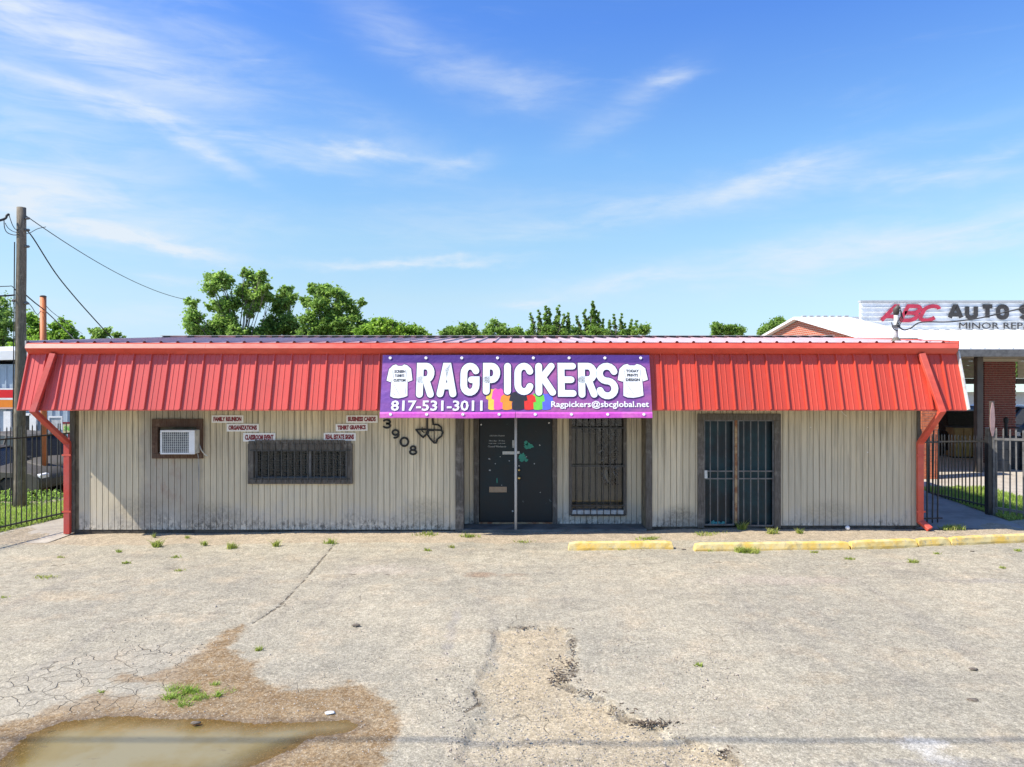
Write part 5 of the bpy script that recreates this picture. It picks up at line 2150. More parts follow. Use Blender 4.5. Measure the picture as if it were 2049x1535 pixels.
# bits of litter and dead leaves
for i, (px, py, s, m, lab) in enumerate(((1696, 1059, .045, 'whitep', 'white ball lying at the foot board right of the gate'), (1947, 1340, .03, 'bark', 'dark stone in the open lot at right'), (1946, 1403, .04, 'bark', 'dark dead leaf low on the right lot'),
                                         (712, 1252, .035, 'bark', 'dark twig lying left of the broken patch'), (391, 1448, .03, 'bark', 'dark clod sitting in the far edge of the puddle'), (1945, 1106, .025, 'bark', 'small dark stone below the last yellow stop'),
                                         (1368, 1099, .03, 'bark', 'dark lump beside the end of the short yellow stop'), (660, 1428, .035, 'whitep', 'white paper scrap on the mud right of the puddle'))):
    x, y = G2(px, py)
    if y > 14:
        y = W - .13
        x = PXx(px, y)
    bm = bmesh.new()
    bmesh.ops.create_icosphere(bm, subdivisions=2, radius=s)
    r3 = random.Random(i)
    for v in bm.verts:
        v.co *= 1 if i == 0 else r3.uniform(.7, 1.15)
        v.co.z *= 1.0 if i == 0 else .35
        v.co.x *= 1.0 if i == 0 else 1.5
    me = bpy.data.meshes.new('litter')
    bm.to_mesh(me)
    bm.free()
    me.materials.append(M[m])
    me.shade_smooth()
    o = link('ball' if i == 0 else 'litter_piece', me)
    o.location = (x, y, float(gz(x, y)) + (s if i == 0 else s * .25))
    tag(o, lab, 'ball' if i == 0 else 'litter')
# dark rubble and dead stalks along the broken edge
mb = MB()
r2 = random.Random(8)
for (cx_, cy_, sx_, sy_, n_) in ((1128, 1343, 15, 12, 85), (1146, 1300, 4, 20, 25), (1118, 1362, 10, 2, 30), (1308, 1447, 24, 4, 90), (1180, 1388, 24, 3, 14), (1250, 1420, 16, 6, 20), (1452, 1506, 10, 5, 30), (1060, 1256, 22, 2, 14)):
    for _ in range(n_):
        px, py = r2.gauss(cx_, sx_), r2.gauss(cy_, sy_) + (0 if sx_ < 15 else 0)
        x, y = G2(px, py)
        s = r2.uniform(.006, .022)
        a = r2.uniform(0, 3.14)
        mb.obox((x, y, .0 + r2.uniform(-.008, .012)), (s * math.cos(a), s * math.sin(a), r2.uniform(-.006, .006)), (-s * .22 * math.sin(a), s * .22 * math.cos(a), 0), (0, 0, .004))
tag(mb.build('edge_rubble', M['twig']), 'dark rubble and dead stalks along the broken asphalt edge', 'debris', None, 'stuff')
# floating debris in the puddle
mb = MB()
r2 = random.Random(4)
for _ in range(90):
    px, py = r2.gauss(420, 22), r2.gauss(1483, 3)
    if _ > 40:
        px, py = r2.uniform(60, 640), r2.uniform(1445, 1530)
    x, y = G2(px, py)
    s = r2.uniform(.004, .016)
    a = r2.uniform(0, 3.14)
    mb.obox((x, y, -.019), (s * math.cos(a), s * math.sin(a), 0), (-s * .4 * math.sin(a), s * .4 * math.cos(a), 0), (0, 0, .003))
tag(mb.build('puddle_debris', M['bark']), 'specks of leaf litter floating on the puddle', 'debris', None, 'stuff')

# ================================================================== FENCES


def fence(name, label, p0, p1, zt, zb, step, top_ext, bot_ext, n_post, m='iron', rail=.03, picket=.016, posts=True, ground=True):
    """p0,p1 (x,y); zt,zb heights of the rails at both ends"""
    t = thing(name, label, 'fence', (p0[0], p0[1], 0))
    o_ = Vector((p0[0], p0[1], 0))
    a, b = Vector((p0[0], p0[1], 0)), Vector((p1[0], p1[1], 0))
    ln = (b - a).length
    d = (b - a).normalized()
    for (z0, z1) in (zt, zb):
        mb = MB()
        mb.bar(a + Vector((0, 0, z0)) - o_, b + Vector((0, 0, z1)) - o_, rail)
        mb.build('rail', M[m], t)
    n = int(ln / step)
    zmean = MB()
    h = zt[0] - zb[0] + top_ext + bot_ext
    zmean.box(-picket / 2, picket / 2, -picket / 2, picket / 2, 0, h - .03)
    zmean.add([(-picket / 2, -picket / 2, h - .03), (picket / 2, -picket / 2, h - .03), (picket / 2, picket / 2, h - .03), (-picket / 2, picket / 2, h - .03), (0, 0, h + .02)], [(0, 1, 4), (1, 2, 4), (2, 3, 4), (3, 0, 4)])
    pmz = zmean.mesh('picket', M[m])
    for i in range(n + 1):
        s = (i + .5) * step
        if s > ln:
            break
        f = s / ln
        o = link('picket', pmz, t)
        c = d * s
        o.location = (c.x, c.y, zb[0] * (1 - f) + zb[1] * f - bot_ext)
        o.rotation_euler = (rnd.gauss(0, .006), rnd.gauss(0, .006), math.atan2(d.y, d.x))
    if posts:
        for i in range(n_post):
            f = i / max(n_post - 1, 1)
            c = a + d * ln * f - o_
            zg = float(gz(a.x + d.x * ln * f, a.y + d.y * ln * f))
            mb = MB()
            mb.box(c.x - .03, c.x + .03, c.y - .03, c.y + .03, zg - .05, zt[0] * (1 - f) + zt[1] * f + top_ext * .8)
            mb.build('post', M[m], t, bevel=.004)
    return t


fence('left_fence', 'black iron picket fence along the grass left of the shop', (fence_x(12.2), 12.2), (fence_x(24), 24), (1.74, 1.74), (.0, -.0), .122, .24, .05, 3)
fence('right_fence', 'black iron picket fence slanting back beside the right walk', (PXx(1857, 18.4), 18.4), (PXx(1976, 15.6), 15.6), (1.33, 1.60), (.04, .21), .165, .20, .06, 2, rail=.035, picket=.02)
gate = fence('iron_gate', 'grey iron fence panel right of the tall post with spear tops', (PXx(1988, 15.45), 15.45), (PXx(2130, 14.6), 14.6), (1.66, 1.70), (.20, .12), .118, .24, .10, 2, m='greyiron', rail=.05, picket=.026)
fence('short_fence', 'short piece of iron fence between the right downspout and the walk', (8.12, 14.45), (8.62, 14.52), (1.68, 1.68), (.16, .16), .115, .26, .09, 2, posts=False, rail=.025, picket=.02)
tp = thing('gate_post', 'tall dark steel post between the two right fence panels', 'post', (PXx(1980, 15.5), 15.5, 0))
mb = MB()
mb.box(-.065, .065, -.06, .06, -.1, 1.9)
mb.build('post', M['iron'], tp, bevel=.006)
mb = MB()
mb.box(.02, .075, -.05, .05, 1.901, 2.46)
mb.build('post_head', M['brownsteel'], tp, bevel=.004)
# faded sign seen edge-on at the post
sg = MB()
prof = [(0.0, 2.44), (.02, 2.44), (.045, 2.30), (.06, 2.1), (.05, 1.85), (.02, 1.72), (0, 1.72), (-.035, 1.85), (-.045, 2.1), (-.03, 2.28)]
sg.prism([(a * 1.0, z) for (a, z) in prof], 'y', -.16, -.145)
o = sg.build('warning_sign', simple('faded_pink_sign', (.42, .28, .27), .6, .1))
o.location = (PXx(1980, 15.5), 15.5 + .07, 0)
tag(o, 'faded pinkish metal sign twisted edge-on beside the tall gate post', 'sign')

# ================================================================== POLES AND WIRES
up = thing('utility_pole', 'tall weathered wooden utility pole at the left edge', 'utility pole', (-12.58, 18.5, 0))
px_t = PXx(43.5, 18.5) + 12.58
mb = MB()
N_ = 14
mb.tube([((px_t) * i / (N_ - 1) + .012 * math.sin(i * 1.3), .01 * math.sin(i), -.5 + (7.30 + .5) * i / (N_ - 1)) for i in range(N_)], [.150 - .045 * i / (N_ - 1) for i in range(N_)], 14)
p_ = mb.build('pole_shaft', M['polewood'], up, smooth=False)
p_.data.shade_smooth()


def upx(z):
    return -12.58 + px_t * (z + .5) / 7.8


for (z, s) in ((7.02, 1), (6.72, 1), (6.30, 1), (4.92, -1), (4.85, 1)):
    mb = MB()
    mb.lathe([(0.012, 0), (.035, .01), (.038, .05), (.025, .06), (.036, .08), (.02, .11), (.002, .115)], n=10)
    me = mb.mesh('insulator', M['greyiron'])
    o = link('insulator', me, up)
    o.location = (upx(z) + 12.58 + .11 * s, -.02, z)
    o.rotation_euler = (0, R(90 * s), 0)
mb = MB()
mb.tube([(upx(z_) + 12.58 - .10, -.11, z_) for z_ in (-.3, 1, 2.2, 3.4, 4.8, 6.4)], .014, 6)
mb.build('ground_wire', M['cable'], up)


def wire(name, pts, r, label, cat='cable', sag=0.0, group=None, m='cable'):
    P = []
    pts = [Vector(p) for p in pts]
    if len(pts) == 2:
        n = 24
        for i in range(n + 1):
            f = i / n
            p = pts[0].lerp(pts[1], f)
            p.z -= sag * 4 * f * (1 - f)
            P.append(p)
    else:
        # smooth through points
        for i in range(len(pts) - 1):
            p0, p1, p2, p3 = pts[max(i - 1, 0)], pts[i], pts[i + 1], pts[min(i + 2, len(pts) - 1)]
            for k in range(6):
                t = k / 6
                P.append(0.5 * ((2 * p1) + (-p0 + p2) * t + (2 * p0 - 5 * p1 + 4 * p2 - p3) * t * t + (-p0 + 3 * p1 - 3 * p2 + p3) * t ** 3))
        P.append(pts[-1])
    mb = MB()
    mb.tube(P, r, 6)
    o = mb.build(name, M[m])
    o.data.shade_smooth()
    return tag(o, label, cat, group)


def W3(px, py, Y):
    return (PXx(px, Y), Y, PZz(py, Y))


wire('overhead_wire', [W3(52, 432, 18.5), W3(375, 600, 34)], .012, 'thin wire from the wooden pole top down to the big tree', sag=.35)
wire('overhead_cable', [W3(50, 458, 18.5), W3(66, 476, 18.7), W3(110, 545, 19.4), W3(150, 595, 20.2), W3(190, 640, 21), W3(224, 677, 22)], .017, 'thicker black cable from the wooden pole to the shop roof')
wire('overhead_cable', [W3(-60, 452, 17.5), W3(4, 440, 18.2), W3(14, 431, 18.3), W3(18, 429, 18.35)], .03, 'thick cable bundle coming in from the left to the pole top')
wire('cable_loop', [W3(18, 430, 18.35), W3(24, 448, 18.4), W3(30, 458, 18.4), W3(36, 460, 18.35)], .010, 'short drip loop left of the pole, upper one', group='drip loops at the wooden pole')
wire('cable_loop', [W3(8, 441, 18.35), W3(9, 455, 18.4), W3(14, 465, 18.4), W3(26, 470, 18.4), W3(37, 470, 18.35)], .011, 'wide drip loop hanging left of the pole', group='drip loops at the wooden pole')
wire('cable_loop', [W3(10, 446, 18.35), W3(16, 456, 18.4), W3(26, 463, 18.4), W3(37, 466, 18.35)], .009, 'middle drip loop left of the pole', group='drip loops at the wooden pole')
wire('cable_loop', [W3(50, 468, 18.35), W3(60, 466, 18.4), W3(75, 458, 18.5), W3(92, 454, 18.6)], .008, 'thin loop joining the pole to the right hand wire', group='drip loops at the wooden pole')
wire('overhead_wire', [W3(-60, 575, 17), W3(12, 573, 18.2), W3(24, 573, 18.4), W3(32, 582, 18.4)], .010, 'thin wire from the left picture edge to the pole middle')
wire('overhead_cable', [W3(-60, 594, 17), W3(10, 592, 18.2), W3(30, 590, 18.4)], .020, 'cable from the left picture edge to the lower insulator')
wire('overhead_cable', [W3(49, 588, 18.5), W3(70, 606, 19.5), W3(88, 620, 20.8), W3(115, 645, 24), W3(150, 680, 28)], .016, 'cable from the pole passing the orange pole towards the trees')
wire('overhead_wire', [W3(48, 598, 18.5), W3(62, 612, 19.2), W3(74, 629, 20.2), W3(82, 622, 20.8)], .009, 'slack thin wire between the wooden pole and the orange pole')
wire('overhead_wire', [W3(92, 612, 20.9), W3(104, 624, 22), W3(125, 640, 25), W3(165, 668, 30)], .009, 'thin wire leaving the orange pole to the right')
# the line over the lot whose shadow crosses the ground
zc = 9.5
wire('overhead_cable', [(-16, 6.05 - .27 * zc, zc + .1), (14, 5.95 - .27 * zc, zc)], .020, 'power cable spanning above the front of the lot', sag=.12)

opole = thing('orange_pole', 'round orange painted steel pole beyond the left fence', 'pole', (PXx(90.5, 20.9), 20.9, 0))
mb = MB()
mb.tube([(0, 0, -.5), (-.05, 0, 2.4), (-.06, 0, PZz(594, 20.9))], .083, 16)
q_ = mb.build('pole_shaft', M['orangepole'], opole)
q_.data.shade_smooth()
mb = MB()
mb.lathe([(.086, 0), (.088, .03), (.05, .05), (.01, .055)], (-.06, 0, PZz(594, 20.9) - .01), 16)
mb.build('pole_cap', M['brownsteel'], opole)

# service mast on the roof
sm = thing('service_mast', 'weathered conduit mast with weatherhead on the right of the roof', 'service mast', (PXx(1793, 14.2), 14.2, 3.70))
H0 = 3.70
top = PZz(628, 14.2) - H0
mb = MB()
mb.tube([(0, 0, -.08), (0, 0, top)], .040, 12)
a_ = mb.build('conduit', M['offwhite'], sm)
a_.data.shade_smooth()
mb = MB()
mb.lathe([(.11, -.06), (.09, .0), (.055, .05), (.05, .06)], n=14)
mb.build('flashing', M['bark'], sm)
mb = MB()
mb.tube([(0, 0, top - .02), (0.0, -.01, top + .08), (.03, -.02, top + .13), (.06, -.03, top + .09)], [.045, .066, .056, .03], 12)
b_ = mb.build('weatherhead', M['brownsteel'], sm)
b_.data.shade_smooth()
for i in range(3):
    mb = MB()
    mb.tube([(.06, -.05, top + .08), (.05 + .02 * i, -.09, top - .05 - .03 * i), (-.03 + .03 * i, -.07, top - .22)], .010, 6)
    mb.build('service_wire', M['cable'], sm)
mb = MB()
mb.box(-.055, .055, -.055, .055, top - .27, top - .22)
mb.build('clamp', M['greyiron'], sm)
wire('service_drop', [W3(1796, 652, 14.15), W3(1808, 660, 14.1), W3(1822, 657, 14.0), W3(1843, 645, 13.9), W3(1900, 644, 13.7), W3(1957, 637, 13.5), W3(2010, 625, 13.3), W3(2070, 610, 13.0), W3(2200, 570, 12.6)], .014, 'black service cable from the roof mast off to the right')
wire('service_drop', [W3(1784, 645, 14.15), W3(1788, 658, 14.1), W3(1796, 662, 14.12)], .010, 'short slack loop at the roof mast clamp')

# ================================================================== LEFT NEIGHBOUR
nb = thing('metal_warehouse', 'pale blue sheet metal building with white roof edge at far left', 'building', (-19, 27, 0))
NB = Vector((-19, 27, 0))


def nbp(name, mb, m, par=None, **k):
    mb.v = [(a - NB.x, b - NB.y, c - NB.z) for (a, b, c) in mb.v]
    return mb.build(name, M[m], par or nb, **k)


xa, xb = -30.0, PXx(240, 27)
mb = MB()
mb.box(xa, xb, 27, 37, -.6, PZz(729, 27))
nbp('wall', mb, 'bluemetal')
pn = MB()
pn.prism([(0, 0), (.03, -.035), (.07, -.035), (.10, 0), (.28, 0), (.28, .01), (0, .01)], 'z', -.6, PZz(729, 27) - .05)
pnm = pn.mesh('wall_sheet', M['bluemetal'])
i = 0
xx = xa
while xx < xb - .3:
    o = link('wall_sheet', pnm, nb)
    o.location = (xx + 19, -.012, 0)
    xx += .285
mb = MB()
zr = PZz(727, 27)
mb.add([(xa, 26.75, zr - .12), (xb + .2, 26.75, zr + .22), (xb + .2, 26.75, zr + .62), (xa, 26.75, zr + .02), (xa, 37, zr + .9), (xb + .2, 37, zr + 1.3), (xa, 37, zr), (xb + .2, 37, zr)],
       [(0, 1, 2, 3), (3, 2, 5, 4), (0, 3, 4, 6), (1, 7, 5, 2), (0, 6, 7, 1)])
nbp('roof', mb, 'shopwhite')
band = None
for (a, b, m, nm) in ((777, 779.8, 'white', 'stripe'), (780, 796, 'signred', 'stripe'), (796.3, 800, 'white', 'stripe'), (800.3, 815, 'signorange', 'stripe'), (815.3, 818, 'peachp', 'stripe')):
    mb = MB()
    mb.box(-24, PXx(44, 26.85), 26.80, 26.86, PZz(b, 26.85), PZz(a, 26.85))
    nbp(nm, mb, m)
mb = MB()
mb.box(PXx(46, 26.9), PXx(62, 26.9), 26.92, 26.95, -.5, PZz(832, 26.9))
dd_ = nbp('doorway_shade', mb, 'black')  # black panel, the opening's inner shade put into its colour
for (a, b, c, d) in ((60, 73, 828, 960), (44, 62, 827, 831.5)):
    mb = MB()
    mb.box(PXx(a, 26.85), PXx(b, 26.85), 26.82, 26.90, PZz(d, 26.85), PZz(c, 26.85))
    nbp('door_trim', mb, 'white')
for k, (a, b) in enumerate(((8, 22), (-30, -14))):
    mb = MB()
    mb.box(PXx(a, 26.85), PXx(b, 26.85), 26.82, 26.90, -.5, PZz(823, 26.85))
    nbp('column', mb, 'white')
ps_ = thing('poster_sign', 'white framed sign board on the blue building behind the downspout', 'sign', (PXx(112, 25), 25, 0))
mb = MB()
mb.box(-.20, .20, -.02, .02, PZz(858, 25), PZz(836, 25))
mb.build('board', M['offwhite'], ps_)
for (a, b, c, d) in ((-.24, .24, PZz(836, 25), PZz(833, 25)), (.20, .24, PZz(860, 25), PZz(836, 25) - .001), (-.24, -.20, PZz(860, 25), PZz(836, 25) - .001)):
    mb = MB()
    mb.box(a, b, -.04, .03, c, d)
    mb.build('frame', M['white'], ps_)
mb = MB()
mb.box(-.04, .04, .021, .08, -.5, PZz(845, 25))
mb.build('post', M['greyiron'], ps_)
ms_ = thing('menu_sign', 'small yellow sign with red header next to the left wall corner', 'sign', (PXx(137, 22), 22, 0))
mb = MB()
mb.box(-.16, .16, -.02, .02, PZz(866, 22), PZz(848.3, 22))
mb.build('board', simple('pale_yellow_board', (.75, .66, .36), .6, .2, 25), ms_)
mb = MB()
mb.box(-.17, .17, -.025, .02, PZz(848, 22), PZz(844.5, 22))
mb.build('header', M['maroon'], ms_)
me = fit_text('SALE', .24, .13, M['greenp'], .03, .003)
o = link('lettering', me, ms_)
o.location = (0, -.023, PZz(857, 22))
o.rotation_euler = (R(90), 0, 0)
mb = MB()
mb.box(-.03, .03, .021, .07, -.5, PZz(850, 22))
mb.build('post', M['redpipe'], ms_)

# ================================================================== CARS


def car(name, label, loc, rot, paint='carpaint', suv=False, group=None, scale=1.0, wheels=True):
    t = thing(name, label, 'car', loc, group, (0, 0, rot))
    t.scale = (scale,) * 3
    L_, W_, H_ = (4.6, 1.82, 1.70 if suv else 1.42)
    hood, belt = (.98, 1.02) if suv else (.82, .92)
    body = [(-2.3, .35), (-2.3, .62), (-2.2, hood - .12), (-2.05, hood - .03), (-1.1, hood + .03), (-.85, belt), (1.5, belt), (2.1, belt - .03), (2.27, belt - .18), (2.3, .5), (2.28, .3),
            (1.85, .26)] + [(1.45 + .38 * math.cos(R(a)), .33 + .38 * math.sin(R(a))) for a in (0, 35, 70, 110, 145, 180)] + [(1.0, .24), (-1.0, .24)] + \
        [(-1.45 + .38 * math.cos(R(a)), .33 + .38 * math.sin(R(a))) for a in (0, 35, 70, 110, 145, 180)] + [(-1.85, .26)]
    mb = MB()
    st = ((-1, .93, .0), (-.94, 1.0, 0), (-.5, 1.0, .03), (0, 1.0, .045), (.5, 1.0, .03), (.94, 1.0, 0), (1, .93, 0))
    n = len(body)
    for (y, k, cr_) in st:
        for (x, z) in body:
            zz = z if z < .5 else .5 + (z - .5) * k + (cr_ if z > .75 else 0)
            mb.v.append((x * (.985 if abs(y) == 1 else 1), y * W_ / 2, zz))
    for s in range(len(st) - 1):
        for i in range(n):
            j = (i + 1) % n
            mb.f.append((s * n + i, s * n + j, (s + 1) * n + j, (s + 1) * n + i))
    mb.f.append(tuple(range(n)))
    mb.f.append(tuple((len(st) - 1) * n + i for i in range(n))[::-1])
    b = mb.build('body', M[paint], t)
    b.data.shade_smooth()
    b.data.polygons.foreach_set('use_smooth', [len(p.vertices) == 4 for p in b.data.polygons])
    # greenhouse
    x0, x1, x2, x3 = (-.95, -.35, 1.75 if suv else 1.05, 2.15 if suv else 1.75)
    g = MB()
    zt = H_ - .04
    w0, w1 = W_ / 2 - .06, W_ / 2 - .24
    g.add([(x0, -w0, belt - .02), (x3, -w0, belt - .02), (x3, w0, belt - .02), (x0, w0, belt - .02), (x1, -w1, zt), (x2, -w1, zt), (x2, w1, zt), (x1, w1, zt)],
          [(0, 3, 2, 1), (4, 5, 6, 7), (0, 1, 5, 4), (1, 2, 6, 5), (2, 3, 7, 6), (3, 0, 4, 7)])
    g.build('windows', M['carglass'], t)
    r_ = MB()
    r_.add([(x1 - .06, -w1 - .02, zt - .01), (x2 + .06, -w1 - .02, zt - .01), (x2 + .06, w1 + .02, zt - .01), (x1 - .06, w1 + .02, zt - .01), (x1 + .06, -w1 + .08, zt + .05), (x2 - .06, -w1 + .08, zt + .05), (x2 - .06, w1 - .08, zt + .05), (x1 + .06, w1 - .08, zt + .05)],
           [(0, 3, 2, 1), (4, 5, 6, 7), (0, 1, 5, 4), (1, 2, 6, 5), (2, 3, 7, 6), (3, 0, 4, 7)])
    r_.build('roof', M[paint], t, bevel=.015)
    for s in (-1, 1):
        for (xa_, xb_) in ((x0, x1), (.30, .30), (x3, x2)):
            p = MB()
            p.bar((xa_, s * (w0 + .008), belt - .02), (xb_, s * (w1 + .008), zt), .07, .03, up=(0, s, .3))
            p.build('pillar', M[paint], t)
        mm = MB()
        mm.obox((-.72, s * (W_ / 2 + .07), belt + .06), (.06, 0, 0), (0, .09, 0), (0, 0, .065))
        mm.build('mirror', M[paint], t, bevel=.02)
        hl = MB()
        hl.obox((-2.22, s * .66, .68), (.06, 0, .01), (0, .19, 0), (0, 0, .07))
        hl.build('headlight', M['whitep'], t, bevel=.02)
        tl = MB()
        tl.obox((2.26, s * .72, .80), (.045, 0, 0), (0, .14, 0), (0, 0, .10 if not suv else .16))
        tl.build('tail_light', M['redlens'], t, bevel=.02)
        hd = MB()
        hd.obox((-.35, s * (W_ / 2 + .01), .78), (.09, 0, 0), (0, .015, 0), (0, 0, .015))
        hd.build('door_handle', M['chrome'], t)
    gr = MB()
    gr.obox((-2.31, 0, .50), (.02, 0, 0), (0, .45, 0), (0, 0, .09))
    gr.build('grille', M['black'], t)
    pl = MB()
    pl.obox((2.315, 0, .62), (.008, 0, 0), (0, .17, 0), (0, 0, .08))
    pl.build('number_plate', M['whitep'], t)
    wm = MB()
    wm.lathe([(.21, -.10), (.31, -.105), (.335, -.08), (.335, .08), (.31, .105), (.21, .10)], n=20)
    wme = wm.mesh('tyre', M['tyre'])
    rm = MB()
    rm.lathe([(.205, -.09), (.20, -.06), (.05, -.05), (.05, .05), (.20, .06), (.205, .09)], n=14)
    rme = rm.mesh('rim', M['chrome'])
    for sx in (-1.45, 1.45):
        for sy in (-1, 1):
            o = link('wheel', wme, t)
            o.location = (sx, sy * (W_ / 2 - .12), .335)
            o.rotation_euler = (R(90), 0, 0)
            q = link('rim', rme, o)
    return t


car('parked_car', 'dark grey car behind the fence at the left picture edge', (PXx(-40, 20.6), 20.6, -.44), R(180), 'carpaint', False)
car('parked_car', 'dark suv parked between the wooden pole and the orange pole', (PXx(62, 22.4), 22.6, -.5), R(150), 'carpaint', True)
car('parked_car', 'black car behind the left downspout', (PXx(190, 24.4), 24.2, -.5), R(180), 'carblack', False)

# ================================================================== RIGHT NEIGHBOUR: REPAIR SHOP


def brickwork(t, x0, x1, y0, y1, z0, z1, m, name='brickwork'):
    """mortar core with every brick proud of it; joined, too small to pick apart"""
    mb = MB()
    mb.box(x0 + .012, x1 - .012, y0 + .012, y1 - .012, z0, z1)
    mb.build('mortar_core', M['mortar'], t)
    bh, bl = .075, .21
    b = MB()
    r2 = random.Random(int(x0 * 10))
    k = 0
    z = z0
    while z < z1 - .02:
        zt = min(z + bh - .012, z1)
        off = 0 if k % 2 else bl / 2
        x = x0 - off
        while x < x1 - .01:
            a, c = max(x, x0), min(x + bl - .012, x1)
            if c - a > .02:
                j = r2.uniform(-.003, .003)
                b.box(a, c, y0 + j, y0 + .05, z, zt)
            x += bl
        for (xs_, sg_) in ((x0, 1), (x1, -1)):
            y = y0 + .052 - (0 if k % 2 else .1)
            while y < y1 - .01:
                a, c = max(y, y0 + .052), min(y + bl - .012, y1)
                if c - a > .02:
                    j = r2.uniform(-.003, .003)
                    b.box(min(xs_ + j, xs_ + .05 * sg_), max(xs_ + j, xs_ + .05 * sg_), a, c, z, zt)
                y += bl
        z += bh
        k += 1
    o = b.build(name, M[m], t, recalc=False)
    o['kind'] = 'stuff'
    return o


shop = thing('repair_shop', 'white roofed auto repair shop with brick columns and a painted sign wall', 'building', (20, 25, 0))
SO = Vector((20, 25, 0))


def sp(name, mb, m, par=None, **k):
    mb.v = [(a - SO.x, b - SO.y, c - SO.z) for (a, b, c) in mb.v]
    return mb.build(name, M[m], par or shop, **k)


CY = 21.5                       # canopy front
cz_ = PZz(698, CY)
sx0 = PXx(1722, 28)
# canopy roof: rises to the sign wall
rb = MB()
cx0 = PXx(1700, CY) - .2
rb.add([(cx0, CY, cz_), (38, CY, cz_), (38, 28, PZz(661, 28)), (sx0, 28, PZz(661, 28)), (cx0, CY, cz_ - .05), (38, CY, cz_ - .05), (38, 28, PZz(661, 28) - .05), (sx0, 28, PZz(661, 28) - .05)],
       [(0, 1, 2, 3), (7, 6, 5, 4), (0, 4, 5, 1), (1, 5, 6, 2), (2, 6, 7, 3), (3, 7, 4, 0)])
cr = sp('canopy_roof', rb, 'shopwhite')
rr_ = MB()
d_ = Vector((0, 28 - CY, PZz(661, 28) - cz_))
for (a, h) in ((0, 0.0), (.02, .035), (.05, .035), (.07, 0)):
    rr_.v += [(a, 0, h), (a, d_.y, d_.z + h)]
rr_.f = [(0, 2, 3, 1), (2, 4, 5, 3), (4, 6, 7, 5), (0, 6, 4, 2)]
rrm = rr_.mesh('roof_rib', M['shopwhite'], recalc=False)
for i in range(8, 46):
    o = link('roof_rib', rrm, cr)
    o.location = (cx0 + .4 + i * .42 + .0 - 20, CY - 25, cz_)
mb = MB()
mb.box(cx0, 38, CY - .14, CY - .002, cz_ - .24, cz_ - .02)
sp('canopy_gutter', mb, 'greyiron', bevel=.01)
mb = MB()
mb.box(cx0, 38, CY + .05, 28, cz_ - .22, cz_ - .18)
sp('canopy_soffit', mb, 'cream')
# sign wall of horizontal ribbed panels
zb_, zt_ = PZz(660, 28), PZz(605, 28)
nrow = 6
ph = (zt_ - zb_) / nrow
sw = MB()
sw.box(sx0, 38, 28.03, 28.12, zb_, zt_)
swall = sp('sign_wall', sw, 'panelwhite')
pnl = MB()
pnl.prism([(0, 0), (-.0, .0), (-.02, .01), (-.02, ph - .05), (-.06, ph - .035), (-.06, ph - .01), (0, ph - .002)][1:], 'x', 0, 6.0)
pnm2 = pnl.mesh('sign_panel', M['panelwhite'])
for r_i in range(nrow):
    for c_i in range(4):
        o = link('sign_panel', pnm2, swall)
        o.location = (sx0 - 20 + c_i * 6.0 + (0.003 if c_i else 0), 28.028 - 25, zb_ + r_i * ph)
mb = MB()
mb.box(sx0 - .03, 38, 27.93, 28.15, zt_, zt_ + .07)
sp('sign_cap', mb, 'greyp')


def sgx(px):
    return PXx(px, 27.95)


def sgz(py):
    return PZz(py, 27.95)


def sign_letter(ch, a, b, c, d, th, m, shear=0):
    g = MB()
    x0, x1, z0, z1 = sgx(a), sgx(b), sgz(d), sgz(c)
    glyph(g, ch, 0, x1 - x0, 0, z1 - z0, th, 0, .012, shear=shear, round_cap=False)
    me = g.mesh('sign_letter', M[m], recalc=False)
    o = link('sign_letter', me, swall)
    o.location = (x0 - 20, 27.955 - 25, z0)
    o.rotation_euler = (R(90), 0, 0)


for (ch, a, b) in (('A', 1758, 1794), ('B', 1796, 1832), ('C', 1832, 1869)):
    sign_letter(ch, a, b, 609, 645, .145, 'abcred', .55)
for (ch, a, b) in (('A', 1896, 1928), ('U', 1931, 1957), ('T', 1962, 1990), ('O', 1993, 2019), ('S', 2039, 2065), ('H', 2070, 2094), ('O', 2099, 2124), ('P', 2129, 2152)):
    sign_letter(ch, a, b, 609, 640, .165, 'signblack')
me = fit_text('MINOR REPAIR', sgx(2085) - sgx(1919), sgz(645.5) - sgz(658), M['signblack'], .0, .012)
for c_ in split_islands(me, 'sign_letter'):
    o = link('sign_letter', c_, swall)
    o.location = ((sgx(1919) + sgx(2085)) / 2 - 20, 27.94 - 25, (sgz(645.5) + sgz(658)) / 2)
    o.rotation_euler = (R(90), 0, 0)
# brick hall: its gable end faces the street's left side, the ridge runs off to the right
HX, HX2 = 11.5, 13.44
yn, yr_, yf = 24.0, 29.0, 32.6
zn, zr_, zf = PZz(676.5, 24.0), PZz(641, 29.0), PZz(675, 32.6)
mb = MB()
mb.add([(HX, yn, -.2), (HX, yf, -.2), (HX, yf, zf), (HX, yr_, zr_), (HX, yn, zn), (HX2, yn, -.2), (HX2, yf, -.2), (HX2, yf, zf), (HX2, yr_, zr_), (HX2, yn, zn)],
       [(0, 1, 2, 3, 4), (5, 9, 8, 7, 6), (0, 4, 9, 5), (1, 6, 7, 2)])


